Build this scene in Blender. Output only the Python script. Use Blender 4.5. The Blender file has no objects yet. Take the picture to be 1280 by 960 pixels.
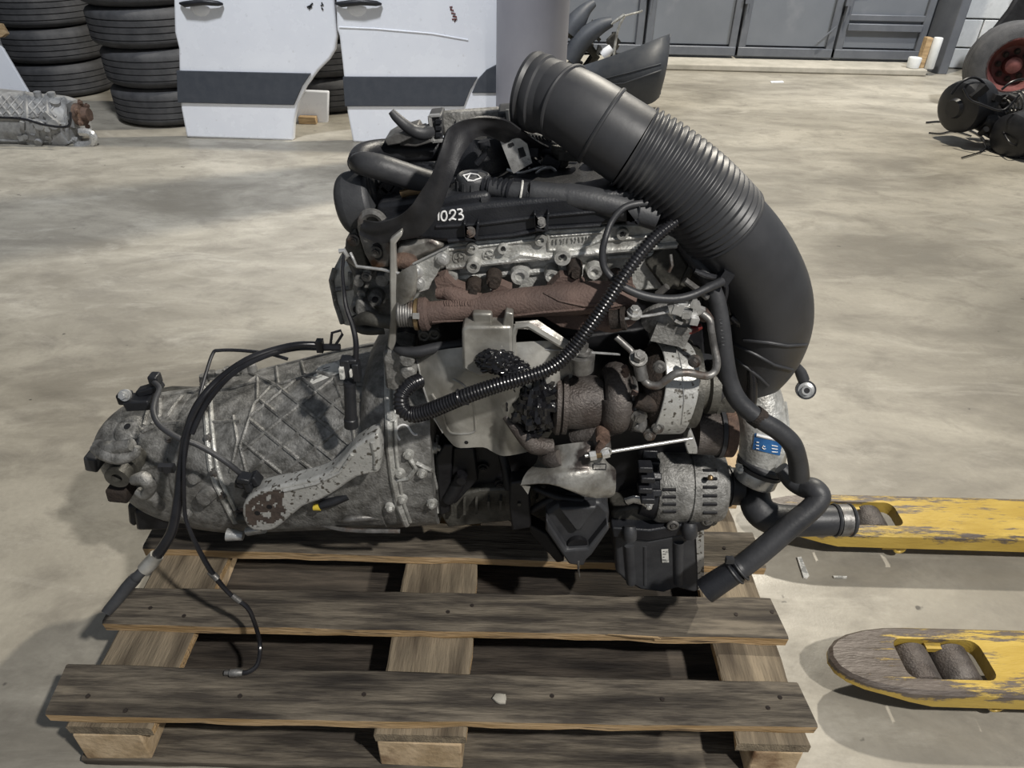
import bpy, bmesh, math, random
from mathutils import Vector as V, Matrix
from mathutils.bvhtree import BVHTree
import mathutils.noise as mn
random.seed(7)
S = bpy.context.scene; C = S.collection
# ---------------------------------------------------------------- camera, light, exposure
F = 878.8; PITCH, ROLL, YAW = .60438, .022957, -.002911
EYE = V((.1093, -.5918, 1.2045))
_f = V((math.sin(YAW)*math.cos(PITCH), math.cos(YAW)*math.cos(PITCH), -math.sin(PITCH)))
_r = V((math.cos(YAW), -math.sin(YAW), 0)); _u = _r.cross(_f)
RT = _r*math.cos(ROLL)+_u*math.sin(ROLL); UP = -_r*math.sin(ROLL)+_u*math.cos(ROLL); FW = _f
cd = bpy.data.cameras.new('camera'); cam = bpy.data.objects.new('camera', cd); C.objects.link(cam)
cam.matrix_world = Matrix(((RT.x, UP.x, -FW.x, EYE.x), (RT.y, UP.y, -FW.y, EYE.y), (RT.z, UP.z, -FW.z, EYE.z), (0, 0, 0, 1)))
cd.sensor_width = 36; cd.lens = F/1280*36; cd.clip_start = .02; S.camera = cam
w = bpy.data.worlds.new('world'); S.world = w; w.use_nodes = True
w.node_tree.nodes['Background'].inputs[0].default_value = (.80, .88, 1, 1)
w.node_tree.nodes['Background'].inputs[1].default_value = .16
def lamp(name, kind, loc, tgt, energy, col, size, cone=150):
    l = bpy.data.lights.new(name, kind); l.energy = energy; l.color = col
    if kind == 'AREA': l.shape = 'DISK'; l.size = size
    else: l.shadow_soft_size = size
    if kind == 'SPOT': l.spot_size = math.radians(cone); l.spot_blend = .6
    o = bpy.data.objects.new(name, l); C.objects.link(o); o.location = loc
    o.rotation_euler = (V(tgt)-V(loc)).to_track_quat('-Z', 'Y').to_euler(); return o
lamp('hall_and_fill_lamp', 'SPOT', (2.1, 4.5, 4.8), (1.1, 1.9, 0), 900, (1, .93, .80), .10)
lamp('hall_and_fill_lamp', 'SPOT', (1.35, -1.2, 2.8), (.30, .5, .45), 262, (1, .96, .90), .06, 62)
lamp('hall_and_fill_lamp', 'SPOT', (-1.0, 1.7, 4.4), (-1.1, 3.9, .4), 480, (.92, .95, 1), .2, 78)  # added fill light, whitens the van doors and lifts the floor near them
lamp('hall_and_fill_lamp', 'SPOT', (4.4, 3.6, 4.0), (4.2, 6.4, .6), 480, (.95, .97, 1), .15, 80)  # added light, brightens the white block wall and gate end
S.view_settings.view_transform = 'Standard'; S.view_settings.look = 'None'
S.view_settings.gamma = 1; S.view_settings.use_curve_mapping = False; S.view_settings.exposure = .45

# ---------------------------------------------------------------- measuring helpers
def ray(px, py): return FW+RT*((px-640)/F)-UP*((py-480)/F)
def P(px, py, Y):
    d = ray(px, py); return EYE+d*((Y-EYE.y)/d.y)
def G(px, py, Z=0):
    d = ray(px, py); return EYE+d*((Z-EYE.z)/d.z)
def PL(px, py, o, n):
    d = ray(px, py); return EYE+d*((V(o)-EYE).dot(n)/d.dot(n))
def dep(p): return (p-EYE).dot(FW)
def R(p, rpx): return rpx*dep(p)/F

# ---------------------------------------------------------------- mesh builder
def spline(pts, k=6):
    n = len(pts)
    if n < 3 or k < 2: return list(pts)
    out = []
    for i in range(n-1):
        a, b, c, d = pts[max(i-1, 0)], pts[i], pts[i+1], pts[min(i+2, n-1)]
        for j in range(k):
            t = j/k
            out.append(tuple(.5*((2*b[q])+(-a[q]+c[q])*t+(2*a[q]-5*b[q]+4*c[q]-d[q])*t*t+(-a[q]+3*b[q]-3*c[q]+d[q])*t**3) for q in range(len(b))))
    out.append(tuple(pts[-1])); return out
class MB:
    def __init__(s): s.v = []; s.f = []; s.m = []; s.cur = 0
    def add(s, vs, fs):
        b = len(s.v); s.v += [V(x) for x in vs]; s.f += [tuple(b+i for i in f) for f in fs]; s.m += [s.cur]*len(fs); return s
    def box(s, c, sz, rot=None):
        hx, hy, hz = sz[0]/2, sz[1]/2, sz[2]/2; M = rot or Matrix.Identity(3); c = V(c)
        vs = [c+M @ V((x, y, z)) for x in (-hx, hx) for y in (-hy, hy) for z in (-hz, hz)]
        return s.add(vs, [(0, 1, 3, 2), (4, 6, 7, 5), (0, 4, 5, 1), (2, 3, 7, 6), (0, 2, 6, 4), (1, 5, 7, 3)])
    def hexa(s, bot, top):
        return s.add(list(bot)+list(top), [(3, 2, 1, 0), (4, 5, 6, 7)]+[(i, (i+1) % 4, 4+(i+1) % 4, 4+i) for i in range(4)])
    def prism(s, pts, vec):
        n = len(pts); vec = V(vec)
        return s.add(list(pts)+[V(p)+vec for p in pts], [tuple(range(n)), tuple(range(2*n-1, n-1, -1))]+[(i, (i+1) % n, n+(i+1) % n, n+i) for i in range(n)])
    def rings(s, rings, caps=True, closed=False):
        n = len(rings[0]); vs = [p for r in rings for p in r]; fs = []; m = len(rings)
        for i in range(m if closed else m-1):
            for j in range(n): fs.append((i*n+j, i*n+(j+1) % n, ((i+1) % m)*n+(j+1) % n, ((i+1) % m)*n+j))
        if caps and not closed: fs += [tuple(range(n-1, -1, -1)), tuple((m-1)*n+j for j in range(n))]
        return s.add(vs, fs)
    def tube(s, pts, rad, n=12, caps=True, flat=1.0, up=None):
        pts = [V(p[:3]) for p in pts]; m = len(pts)
        if not isinstance(rad, (list, tuple)): rad = [rad]*m
        rs = []; prev = None
        for i in range(m):
            t = (pts[min(i+1, m-1)]-pts[max(i-1, 0)])
            t = t.normalized() if t.length > 1e-9 else V((1, 0, 0))
            if prev is None:
                a = V(up) if up is not None else (V((0, 0, 1)) if abs(t.z) < .9 else V((1, 0, 0)))
            else: a = prev
            a = (a-t*a.dot(t)); a = a.normalized() if a.length > 1e-6 else t.orthogonal().normalized(); prev = a; b = t.cross(a)
            rs.append([pts[i]+(a*math.cos(2*math.pi*j/n)+b*math.sin(2*math.pi*j/n)*flat)*rad[i] for j in range(n)])
        return s.rings(rs, caps)
    def cyl(s, a, b, r0, r1=None, n=20): return s.tube([a, b], [r0, r0 if r1 is None else r1], n)
    def lathe(s, a, b, prof, n=28, caps=True):
        a = V(a); b = V(b); return s.tube([a.lerp(b, t) for t, r in prof], [max(r, 1e-4) for t, r in prof], n, caps) if all(prof[i][0] < prof[i+1][0] for i in range(len(prof)-1)) else s._lathe(a, b, prof, n, caps)
    def _lathe(s, a, b, prof, n, caps=True):
        a = V(a); b = V(b)
        t = (b-a).normalized(); q = (V((0, 0, 1)) if abs(t.z) < .9 else V((1, 0, 0))); q = (q-t*q.dot(t)).normalized(); z = t.cross(q)
        rs = [[a.lerp(b, u)+(q*math.cos(2*math.pi*j/n)+z*math.sin(2*math.pi*j/n))*max(r, 1e-4) for j in range(n)] for u, r in prof]
        return s.rings(rs, caps)
    def sphere(s, c, r, n=14, sc=(1, 1, 1)):
        c = V(c); rs = []
        for i in range(1, n//2+1):
            th = math.pi*(i-.5)/(n//2)
            rs.append([c+V((math.cos(2*math.pi*j/n)*math.sin(th)*r*sc[0], math.sin(2*math.pi*j/n)*math.sin(th)*r*sc[1], math.cos(th)*r*sc[2])) for j in range(n)])
        return s.rings(rs)
    def ring(s, c, ax, R_, r, n=28, k=8):
        c = V(c); ax = V(ax).normalized(); a = ax.orthogonal().normalized(); b = ax.cross(a); rs = []
        for i in range(n):
            d = a*math.cos(2*math.pi*i/n)+b*math.sin(2*math.pi*i/n)
            rs.append([c+d*(R_+r*math.cos(2*math.pi*j/k))+ax*r*math.sin(2*math.pi*j/k) for j in range(k)])
        return s.rings(rs, False, True)
    def bolt(s, p, nrm, r=.006, h=.006, washer=True):
        p = V(p); nrm = V(nrm).normalized()
        if washer: s.cyl(p-nrm*.004, p+nrm*.0015, r*1.45, n=16)
        s.cyl(p, p+nrm*h, r, r*.94, n=6)
        s.cyl(p+nrm*h, p+nrm*(h+.0012), r*.55, n=10); return s
    def bvh(s): return BVHTree.FromPolygons([tuple(x) for x in s.v], s.f)
    def build(s, name, mat, parent=None, bevel=0, org=(0, 0, 0), kind=None, ang=38, seg=2, sub=0):
        me = bpy.data.meshes.new(name); o_ = V(parent['org']) if parent is not None and 'org' in parent else V(org)
        me.from_pydata([tuple(x-o_) for x in s.v], [], s.f)
        mats = mat if isinstance(mat, (list, tuple)) else [mat]
        for m in mats: me.materials.append(m)
        if len(mats) > 1:
            for p_, k in zip(me.polygons, s.m): p_.material_index = k
        bm = bmesh.new(); bm.from_mesh(me); bmesh.ops.recalc_face_normals(bm, faces=bm.faces); bm.to_mesh(me); bm.free()
        for p_ in me.polygons: p_.use_smooth = True
        me.set_sharp_from_angle(angle=math.radians(ang))
        ob = bpy.data.objects.new(name, me); C.objects.link(ob)
        if parent is not None: ob.parent = parent
        else: ob.location = o_
        if parent is not None and 'org' in parent: ob['org'] = tuple(o_)
        elif parent is None: ob['org'] = tuple(o_)
        if sub:
            md = ob.modifiers.new('s', 'SUBSURF'); md.levels = md.render_levels = sub
        if bevel:
            md = ob.modifiers.new('b', 'BEVEL'); md.width = bevel; md.segments = seg; md.limit_method = 'ANGLE'; md.angle_limit = math.radians(35)
        if kind: ob['kind'] = kind
        return ob
def hit(bv, px, py):
    h = bv.ray_cast(EYE, ray(px, py).normalized())
    return (h[0], h[1] if h[1].dot(ray(px, py)) < 0 else -h[1]) if h[0] else (None, None)
def thing(name, label, cat, loc, group=None):
    o = bpy.data.objects.new(name, None); C.objects.link(o); o.location = loc; o.empty_display_size = .1
    o['label'] = label; o['category'] = cat; o['org'] = tuple(loc)
    if group: o['group'] = group
    return o
def tag(o, label, cat, group=None):
    o['label'] = label; o['category'] = cat
    if group: o['group'] = group
    return o
def px_tube(mb, pts, k=6, n=12, flat=1.0, zmin=None):
    """pts: (px, py, Y, r_px) -> smooth tube"""
    q = []
    for x, y, Y, r in pts:
        p = P(x, y, Y); rr_ = R(p, r)
        if zmin is not None and p.z < zmin+rr_: p = G(x, y, zmin+rr_)
        q.append((p.x, p.y, p.z, rr_))
    q = spline(q, k); mb.tube([a[:3] for a in q], [max(a[3], .0006) for a in q], n, flat=flat); return q
def corrug(mb, pts, pitch=.006, amp=.0012, n=14, k=10):
    q = []
    for x, y, Y, r in pts:
        p = P(x, y, Y); q.append((p.x, p.y, p.z, R(p, r)))
    q = spline(q, k); L = [0]
    for i in range(1, len(q)): L.append(L[-1]+(V(q[i][:3])-V(q[i-1][:3])).length)
    tot = L[-1]; m = int(tot/pitch*4); pp = []; rr = []; j = 0
    for i in range(m+1):
        s_ = tot*i/m
        while j < len(L)-2 and L[j+1] < s_: j += 1
        t = (s_-L[j])/max(L[j+1]-L[j], 1e-9); a, b = q[j], q[j+1]
        pp.append(V(a[:3]).lerp(V(b[:3]), t)); r = a[3]*(1-t)+b[3]*t
        rr.append(r+(amp if i % 4 in (0, 1) else -amp))
    mb.tube(pp, rr, n); return q
def stroke(mb, bv, pix, r=.0012, off=.0004, flat=1.0, k=1, n=6):
    """a stroke laid on a surface along a pixel polyline"""
    pts = spline([(a, b) for a, b in pix], k) if k > 1 else pix
    dense = []
    for i in range(len(pts)-1):
        a, b = pts[i], pts[i+1]; m = max(1, int(math.hypot(b[0]-a[0], b[1]-a[1])/3))
        dense += [(a[0]+(b[0]-a[0])*t/m, a[1]+(b[1]-a[1])*t/m) for t in range(m)]
    dense.append(pts[-1]); out = []; nr = None
    for a, b in dense:
        h, nn = hit(bv, a, b)
        if h is not None: out.append(h+nn*off); nr = nr or nn
    if len(out) > 1: mb.tube(out, r, n, flat=flat, up=nr)
def inside(x, y, poly):
    c = False; n = len(poly)
    for i in range(n):
        a, b = poly[i], poly[i-1]
        if (a[1] > y) != (b[1] > y) and x < (b[0]-a[0])*(y-a[1])/(b[1]-a[1])+a[0]: c = not c
    return c
def pprism(mb, pix, Y, dY, k=1):
    pts = [P(a, b, Y) for a, b in (spline(pix, k) if k > 1 else pix)]
    return mb.prism(pts, (0, dY, 0))
def ringX(c, ry, rz, n=32, p=2.0):
    out = []
    for j in range(n):
        a = 2*math.pi*j/n; ca, sa = math.cos(a), math.sin(a)
        out.append(c+V((0, ry*math.copysign(abs(ca)**(2/p), ca), rz*math.copysign(abs(sa)**(2/p), sa))))
    return out
def loftX(mb, secs, n=32, p=2.3, k=4, ry=1.0):
    """secs: (px, y_top, y_bottom, Yc): round sections standing across the X axis"""
    rs = []
    for s_ in spline(secs, k):
        c = P(s_[0], (s_[1]+s_[2])/2, s_[3]); r = R(c, (s_[2]-s_[1])/2)
        rs.append(ringX(c, r*ry, r, n, p))
    mb.rings(rs); return rs

# ---------------------------------------------------------------- materials
def mat(name, c1, c2=None, rough=.5, metal=0.0, scale=30, detail=6, bump=.15, lo=.35, hi=.65, c3=None, s3=6, lo3=.55, hi3=.7, rv=.12, stretch=(1, 1, 1), spec=.5, bscale=None):
    m = bpy.data.materials.new(name); m.use_nodes = True; nt = m.node_tree; N = nt.nodes; L = nt.links; b = N['Principled BSDF']
    tc = N.new('ShaderNodeTexCoord'); mp = N.new('ShaderNodeMapping'); mp.inputs['Scale'].default_value = stretch
    L.new(tc.outputs['Object'], mp.inputs[0]); no = N.new('ShaderNodeTexNoise'); no.inputs['Scale'].default_value = scale; no.inputs['Detail'].default_value = detail
    no.inputs['Roughness'].default_value = .65
    L.new(mp.outputs[0], no.inputs[0]); cr = N.new('ShaderNodeValToRGB'); cr.color_ramp.elements[0].position = lo; cr.color_ramp.elements[1].position = hi
    cr.color_ramp.elements[0].color = (*c1, 1); cr.color_ramp.elements[1].color = (*(c2 or c1), 1); L.new(no.outputs[0], cr.inputs[0]); out = cr.outputs[0]
    if c3:
        n3 = N.new('ShaderNodeTexNoise'); n3.inputs['Scale'].default_value = s3; n3.inputs['Detail'].default_value = 8; L.new(mp.outputs[0], n3.inputs[0])
        r3 = N.new('ShaderNodeMapRange'); r3.inputs[1].default_value = lo3; r3.inputs[2].default_value = hi3; L.new(n3.outputs[0], r3.inputs[0])
        mx = N.new('ShaderNodeMix'); mx.data_type = 'RGBA'; L.new(r3.outputs[0], mx.inputs[0]); L.new(out, mx.inputs[6]); mx.inputs[7].default_value = (*c3, 1); out = mx.outputs[2]
    L.new(out, b.inputs['Base Color']); b.inputs['Metallic'].default_value = metal; b.inputs['Specular IOR Level'].default_value = spec
    rr = N.new('ShaderNodeMapRange'); rr.inputs[3].default_value = max(rough-rv, .03); rr.inputs[4].default_value = min(rough+rv, 1); L.new(no.outputs[0], rr.inputs[0]); L.new(rr.outputs[0], b.inputs['Roughness'])
    if bump:
        bn = N.new('ShaderNodeTexNoise'); bn.inputs['Scale'].default_value = bscale or scale*3; bn.inputs['Detail'].default_value = 4; L.new(mp.outputs[0], bn.inputs[0])
        bp = N.new('ShaderNodeBump'); bp.inputs['Strength'].default_value = bump; bp.inputs['Distance'].default_value = .004; L.new(bn.outputs[0], bp.inputs['Height']); L.new(bp.outputs[0], b.inputs['Normal'])
    return m
M = {}
M['alu'] = mat('cast aluminium', (.12, .118, .11), (.37, .365, .35), .52, .35, 50, 10, .5, lo=.36, hi=.68, c3=(.06, .054, .045), s3=10, lo3=.52, hi3=.85, bscale=260)
M['alu_b'] = mat('bright cast aluminium', (.36, .36, .34), (.66, .66, .63), .42, .4, 40, 9, .4, lo=.38, hi=.62, c3=(.10, .09, .075), s3=15, lo3=.52, hi3=.78, bscale=240)
M['alu_d'] = mat('dark oily aluminium', (.035, .034, .03), (.12, .115, .10), .5, .3, 20, 8, .3, bscale=200)
M['iron'] = mat('black engine iron', (.006, .006, .008), (.02, .02, .022), .5, .2, 20, 6, .2)
M['shield'] = mat('dusty heat shield sheet', (.34, .33, .30), (.60, .59, .55), .36, .5, 9, 8, .25, c3=(.15, .14, .12), s3=11, lo3=.46, hi3=.72, bscale=70)
M['shield_b'] = mat('stained heat shield sheet', (.18, .17, .15), (.42, .41, .38), .38, .55, 22, 8, .4, c3=(.06, .05, .045), s3=26, lo3=.52, hi3=.66, bscale=60)
M['arm'] = mat('pitted galvanised arm', (.44, .44, .42), (.54, .54, .52), .45, .4, 30, 6, .3, c3=(.10, .09, .075), s3=120, lo3=.57, hi3=.64, bscale=150)
M['rust'] = mat('rusty cast iron', (.10, .068, .057), (.165, .112, .094), .8, .1, 12, 8, .5, c3=(.065, .045, .04), s3=10, lo3=.5, hi3=.75, bscale=300)
M['rust_d'] = mat('dark rusty iron', (.014, .012, .011), (.05, .036, .028), .8, .2, 26, 8, .6, bscale=260)
M['turbo'] = mat('heat stained turbine iron', (.055, .048, .045), (.16, .145, .135), .55, .45, 24, 8, .5, c3=(.08, .06, .05), s3=16, lo3=.4, hi3=.9, bscale=280)
M['rotor'] = mat('rust orange drum face', (.08, .052, .040), (.18, .115, .085), .8, .15, 40, 8, .7, bscale=200)
M['plastic'] = mat('black plastic', (.010, .011, .014), (.020, .021, .025), .42, 0, 20, 5, .15, bscale=400)
M['plastic_g'] = mat('grey black plastic', (.032, .033, .037), (.058, .060, .064), .5, 0, 14, 5, .12, bscale=300)
M['rubber'] = mat('black rubber', (.022, .023, .026), (.045, .046, .050), .48, 0, 14, 6, .10, bscale=200)
M['hose'] = mat('soft black intake rubber', (.026, .027, .030), (.042, .043, .047), .46, 0, 7, 5, .05, c3=(.10, .10, .10), s3=16, lo3=.66, hi3=.9, bscale=90)
M['conduit'] = mat('black conduit', (.010, .010, .012), (.018, .018, .021), .28, 0, 20, 4, 0)
M['film'] = mat('black plastic film', (.006, .006, .007), (.012, .012, .014), .16, 0, 30, 4, .5, bscale=60, rv=.05)
M['rustp'] = mat('brown rust', (.05, .038, .033), (.10, .075, .06), .8, .1, 40, 8, .4)
M['steel'] = mat('bare steel', (.42, .42, .41), (.66, .66, .65), .3, .6, 60, 5, .1)
M['steel_d'] = mat('dull steel pipe', (.12, .115, .11), (.26, .255, .245), .45, .6, 50, 6, .15, c3=(.11, .06, .035), s3=24, lo3=.56, hi3=.7)
M['brass'] = mat('brass ring', (.22, .15, .08), (.33, .24, .13), .4, .7, 40, 5, .1)
M['white'] = mat('white paint marker', (.8, .8, .8), None, .6, 0, bump=0)
M['sticker'] = mat('paper sticker', (.62, .61, .56), (.75, .74, .70), .6, 0, 60, 5, 0, c3=(.35, .35, .33), s3=90, lo3=.52, hi3=.6)
M['blue'] = mat('blue label', (.02, .09, .25), (.03, .13, .33), .4, 0, 50, 5, 0)
M['vanwhite'] = mat('white van paint', (.80, .82, .87), (.86, .88, .92), .28, 0, 3, 5, .0, c3=(.6, .6, .62), s3=30, lo3=.66, hi3=.8)
M['trimgrey'] = mat('grey trim plastic', (.045, .052, .066), (.06, .067, .08), .55, 0, 20, 5, .08)
M['tyre'] = mat('worn tyre rubber', (.035, .036, .040), (.07, .07, .073), .75, 0, 12, 6, .4, bscale=160)
M['gate'] = mat('grey painted steel', (.155, .17, .195), (.18, .195, .22), .42, .1, 2.2, 6, .03, c3=(.26, .27, .29), s3=3, lo3=.62, hi3=.8)
M['gateframe'] = mat('dark grey frame paint', (.11, .12, .14), (.14, .15, .17), .4, .1, 8, 5, .05)
M['column'] = mat('grey column paint', (.22, .22, .25), (.25, .25, .28), .5, 0, 4, 6, .08)
M['wall'] = mat('dark hall wall', (.05, .055, .065), (.07, .075, .085), .8, 0, 3, 6, .1)
M['block'] = mat('white painted block', (.62, .64, .64), (.74, .75, .75), .7, 0, 9, 7, .35, c3=(.42, .42, .41), s3=8, lo3=.6, hi3=.75, bscale=50)
M['mortar'] = mat('joint mortar', (.28, .28, .28), (.36, .36, .35), .9, 0, 30, 5, .3)
M['sill'] = mat('concrete sill', (.34, .32, .27), (.46, .43, .37), .8, 0, 7, 8, .3)
M['red'] = mat('faded red wheel paint', (.09, .025, .022), (.15, .05, .045), .6, .1, 20, 6, .2)
M['darkred'] = mat('dark red rubber plug', (.12, .012, .01), None, .4, 0, bump=0)
M['strapm'] = mat('black nylon strap', (.012, .012, .014), (.032, .032, .035), .5, 0, 25, 4, .12, stretch=(1, 1, 1), bscale=700)
M['alu_far'] = mat('dusty grey aluminium', (.24, .24, .24), (.38, .38, .37), .6, .2, 30, 8, .3, c3=(.12, .11, .10), s3=14, lo3=.5, hi3=.85)
M['yellowplug'] = mat('yellow connector', (.6, .45, .05), None, .5, 0, bump=0)
def wood(name, a, b, dark, ds=4, lo=.5, hi=.72, rot=False):
    m = mat(name, a, b, .8, 0, 7, 12, .7, lo=.40, hi=.62, c3=dark, s3=ds, lo3=lo, hi3=hi, stretch=(1, 9, 9) if not rot else (9, 1, 9), bscale=30, spec=.25)
    return m
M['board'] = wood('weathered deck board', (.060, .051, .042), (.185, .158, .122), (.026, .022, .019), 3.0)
M['board_d'] = wood('darker base board', (.030, .025, .021), (.075, .062, .050), (.012, .010, .009), 3)  # darker version of the board tones, for base boards behind the front one
M['board_x'] = wood('weathered stringer board', (.17, .14, .10), (.27, .22, .155), (.07, .055, .04), 3, rot=True)
M['woodedge'] = wood('fresh split wood edge', (.38, .25, .12), (.60, .43, .25), (.13, .09, .055), 14, .56, .7)
M['block_w'] = mat('chip wood block', (.36, .26, .15), (.56, .43, .28), .85, 0, 22, 8, .6, c3=(.16, .09, .045), s3=14, bscale=80)
M['timber'] = wood('pale timber', (.38, .26, .14), (.55, .40, .23), (.2, .13, .07), 5)
def yellow():
    m = mat('worn yellow paint', (.42, .28, .05), (.55, .39, .085), .42, .1, 5, 8, .25, stretch=(1, 5, 3), bscale=60)
    nt = m.node_tree; N = nt.nodes; L = nt.links; b = N['Principled BSDF']; src = b.inputs['Base Color'].links[0].from_socket
    tc = N.new('ShaderNodeTexCoord'); mp = N.new('ShaderNodeMapping'); mp.inputs['Scale'].default_value = (3, 22, 8); L.new(tc.outputs['Object'], mp.inputs[0])
    n1 = N.new('ShaderNodeTexNoise'); n1.inputs['Scale'].default_value = 3.2; n1.inputs['Detail'].default_value = 12; n1.inputs['Roughness'].default_value = .75; L.new(mp.outputs[0], n1.inputs[0])
    at = N.new('ShaderNodeAttribute'); at.attribute_name = 'wear'
    ad = N.new('ShaderNodeMath'); ad.operation = 'ADD'; L.new(n1.outputs[0], ad.inputs[0]); L.new(at.outputs['Fac'], ad.inputs[1])
    mr = N.new('ShaderNodeMapRange'); mr.inputs[1].default_value = .555; mr.inputs[2].default_value = .63; L.new(ad.outputs[0], mr.inputs[0])
    mx = N.new('ShaderNodeMix'); mx.data_type = 'RGBA'; L.new(mr.outputs[0], mx.inputs[0]); L.new(src, mx.inputs[6])
    cr = N.new('ShaderNodeValToRGB'); cr.color_ramp.elements[0].color = (.06, .045, .035, 1); cr.color_ramp.elements[1].color = (.20, .17, .15, 1)
    L.new(n1.outputs[0], cr.inputs[0]); cr.color_ramp.elements[0].position = .4; cr.color_ramp.elements[1].position = .8; L.new(cr.outputs[0], mx.inputs[7]); L.new(mx.outputs[2], b.inputs['Base Color'])
    return m
M['yellow'] = yellow()
def floor_mat():
    m = bpy.data.materials.new('polished concrete floor'); m.use_nodes = True; nt = m.node_tree; N = nt.nodes; L = nt.links; b = N['Principled BSDF']
    tc = N.new('ShaderNodeTexCoord')
    def noise(sc, det, st=(1, 1, 1), rough=.6, rot=0, dist=0):
        mp = N.new('ShaderNodeMapping'); mp.inputs['Scale'].default_value = st; mp.inputs['Rotation'].default_value = (0, 0, rot); L.new(tc.outputs['Object'], mp.inputs[0])
        n = N.new('ShaderNodeTexNoise'); n.inputs['Scale'].default_value = sc; n.inputs['Detail'].default_value = det; n.inputs['Roughness'].default_value = rough; n.inputs['Distortion'].default_value = dist; L.new(mp.outputs[0], n.inputs[0]); return n.outputs[0]
    def ramp(i, a, ca, c, cb):
        r = N.new('ShaderNodeValToRGB'); r.color_ramp.elements[0].position = a; r.color_ramp.elements[0].color = (*ca, 1); r.color_ramp.elements[1].position = c; r.color_ramp.elements[1].color = (*cb, 1); L.new(i, r.inputs[0]); return r.outputs[0]
    def mix(f, a, b_, mode='MIX'):
        x = N.new('ShaderNodeMix'); x.data_type = 'RGBA'; x.blend_type = mode
        if isinstance(f, float): x.inputs[0].default_value = f
        else: L.new(f, x.inputs[0])
        for s_, q in ((6, a), (7, b_)):
            if isinstance(q, tuple): x.inputs[s_].default_value = (*q, 1)
            else: L.new(q, x.inputs[s_])
        return x.outputs[2]
    big = noise(1.1, 9, (1, 2.2, 1), .62, .35, .6); c = ramp(big, .36, (.215, .197, .162), .62, (.43, .40, .335))
    med = noise(5.5, 10, (1, 1.6, 1), .68, .8, .4); c = mix(ramp(med, .48, (0, 0, 0), .70, (.7, .7, .7)), c, (.17, .155, .13))
    lt = noise(2.3, 10, (1, 2.5, 1), .7, -.3, .8); c = mix(ramp(lt, .54, (0, 0, 0), .74, (.6, .6, .6)), c, (.55, .52, .45))
    fine = noise(70, 6); c = mix(ramp(fine, .3, (.25, .25, .25), .7, (0, 0, 0)), c, (.20, .18, .15))
    sp = noise(17, 3, (1, 1, 1), .5); c = mix(ramp(sp, .735, (0, 0, 0), .76, (.8, .8, .8)), c, (.05, .045, .04))
    L.new(c, b.inputs['Base Color'])
    r = N.new('ShaderNodeMapRange'); r.inputs[1].default_value = .3; r.inputs[2].default_value = .7; r.inputs[3].default_value = .34; r.inputs[4].default_value = .6; L.new(med, r.inputs[0]); L.new(r.outputs[0], b.inputs['Roughness'])
    bp = N.new('ShaderNodeBump'); bp.inputs['Strength'].default_value = .12; bp.inputs['Distance'].default_value = .003; L.new(noise(160, 5), bp.inputs['Height']); L.new(bp.outputs[0], b.inputs['Normal'])
    return m
M['floor'] = floor_mat()
# ================================================================ the hall
mb = MB(); mb.box((0, 2.6, -.05), (14, 15, .1)); mb.build('floor', M['floor'], kind='structure')
# floor joint
ja, jb = G(1120, 225), G(1300, 335); 
# back wall + side walls
mb = MB(); mb.box((-2.35, 6.75, 2.2), (7.7, .2, 4.4)); mb.build('wall_back', M['wall'], kind='structure')
mb = MB(); mb.box((-5.2, 3.0, 2.2), (.2, 7.5, 4.4)); mb.build('wall_left', M['wall'], kind='structure')
# concrete sill under the gate
a, b = G(832, 92), G(1178, 99); mb = MB()
a = V((.2, 6.02, 0)); b = V((3.98, 6.02, 0))
mb.hexa([V((.2, 6.02, 0)), V((3.62, 6.0, 0)), V((3.66, 6.6, 0)), V((.2, 6.6, 0))], [V((.2, 6.02, .055)), V((3.62, 6.0, .055)), V((3.66, 6.6, .055)), V((.2, 6.6, .055))])
mb.build('trim_1', M['sill'], kind='structure', bevel=.012)
# gate
GY = 6.35; gate = MB(); gate.box((1.9, GY+.06, 2.2), (3.4, .02, 4.2)); g = gate.build('door_1', M['gate'], kind='structure', org=(0, 0, 0))
def gx(px, py): return P(px, py, GY).x
posts = [(797, 20), (926, 30), (1043, 40)]
def gbox(x0, x1, z0, z1, y0, y1, nm, m='gateframe', bv=.006):
    q = MB(); q.box(((x0+x1)/2, (y0+y1)/2, (z0+z1)/2), (x1-x0, y1-y0, z1-z0)); o = q.build(nm, M[m], g, bevel=bv); return o
xs = [.35, gx(802, 72), gx(917, 76), gx(1037, 76), gx(1150, 60)+.02]
for i in range(4):
    x0, x1 = xs[i], xs[i+1]
    gbox(x0+.05, x1-.05, .16, 3.0, GY-.005, GY+.04, 'panel', 'gate')
    gbox(x0+.01, x0+.075, .07, 3.0, GY-.03, GY+.04, 'frame_post'); gbox(x1-.075, x1-.01, .07, 3.0, GY-.03, GY+.04, 'frame_post')
    gbox(x0+.01, x1-.01, .075, .15, GY-.035, GY+.03, 'bottom_rail')
x0, x1 = xs[3], xs[4]
gbox(x0+.07, x1-.07, .30, .36, GY-.045, GY-.005, 'cross_rail'); gbox(x0+.07, x1-.07, .38, .43, GY-.03, GY-.005, 'cross_rail')
for i, x in ((1, xs[1]), (2, xs[2]), (3, xs[3])):
    q = MB(); z = .62 if i != 1 else .66
    q.tube(spline([(x+.02, GY-.05, z-.25), (x+.03, GY-.055, z), (x+.07, GY-.06, z+.06), (x+.16, GY-.06, z+.065)], 4), .009, 8)
    q.box((x+.02, GY-.04, z-.1), (.05, .04, .05)); q.box((x+.02, GY-.04, z+.25), (.06, .04, .03)); q.build('latch', M['gateframe'], g)
q = MB(); px_tube(q, [(1022, 53, 6.28, 1.2), (1046, 33, 6.28, 1.2)], 1, 8); q.build('latch', M['gateframe'], g)
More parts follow.
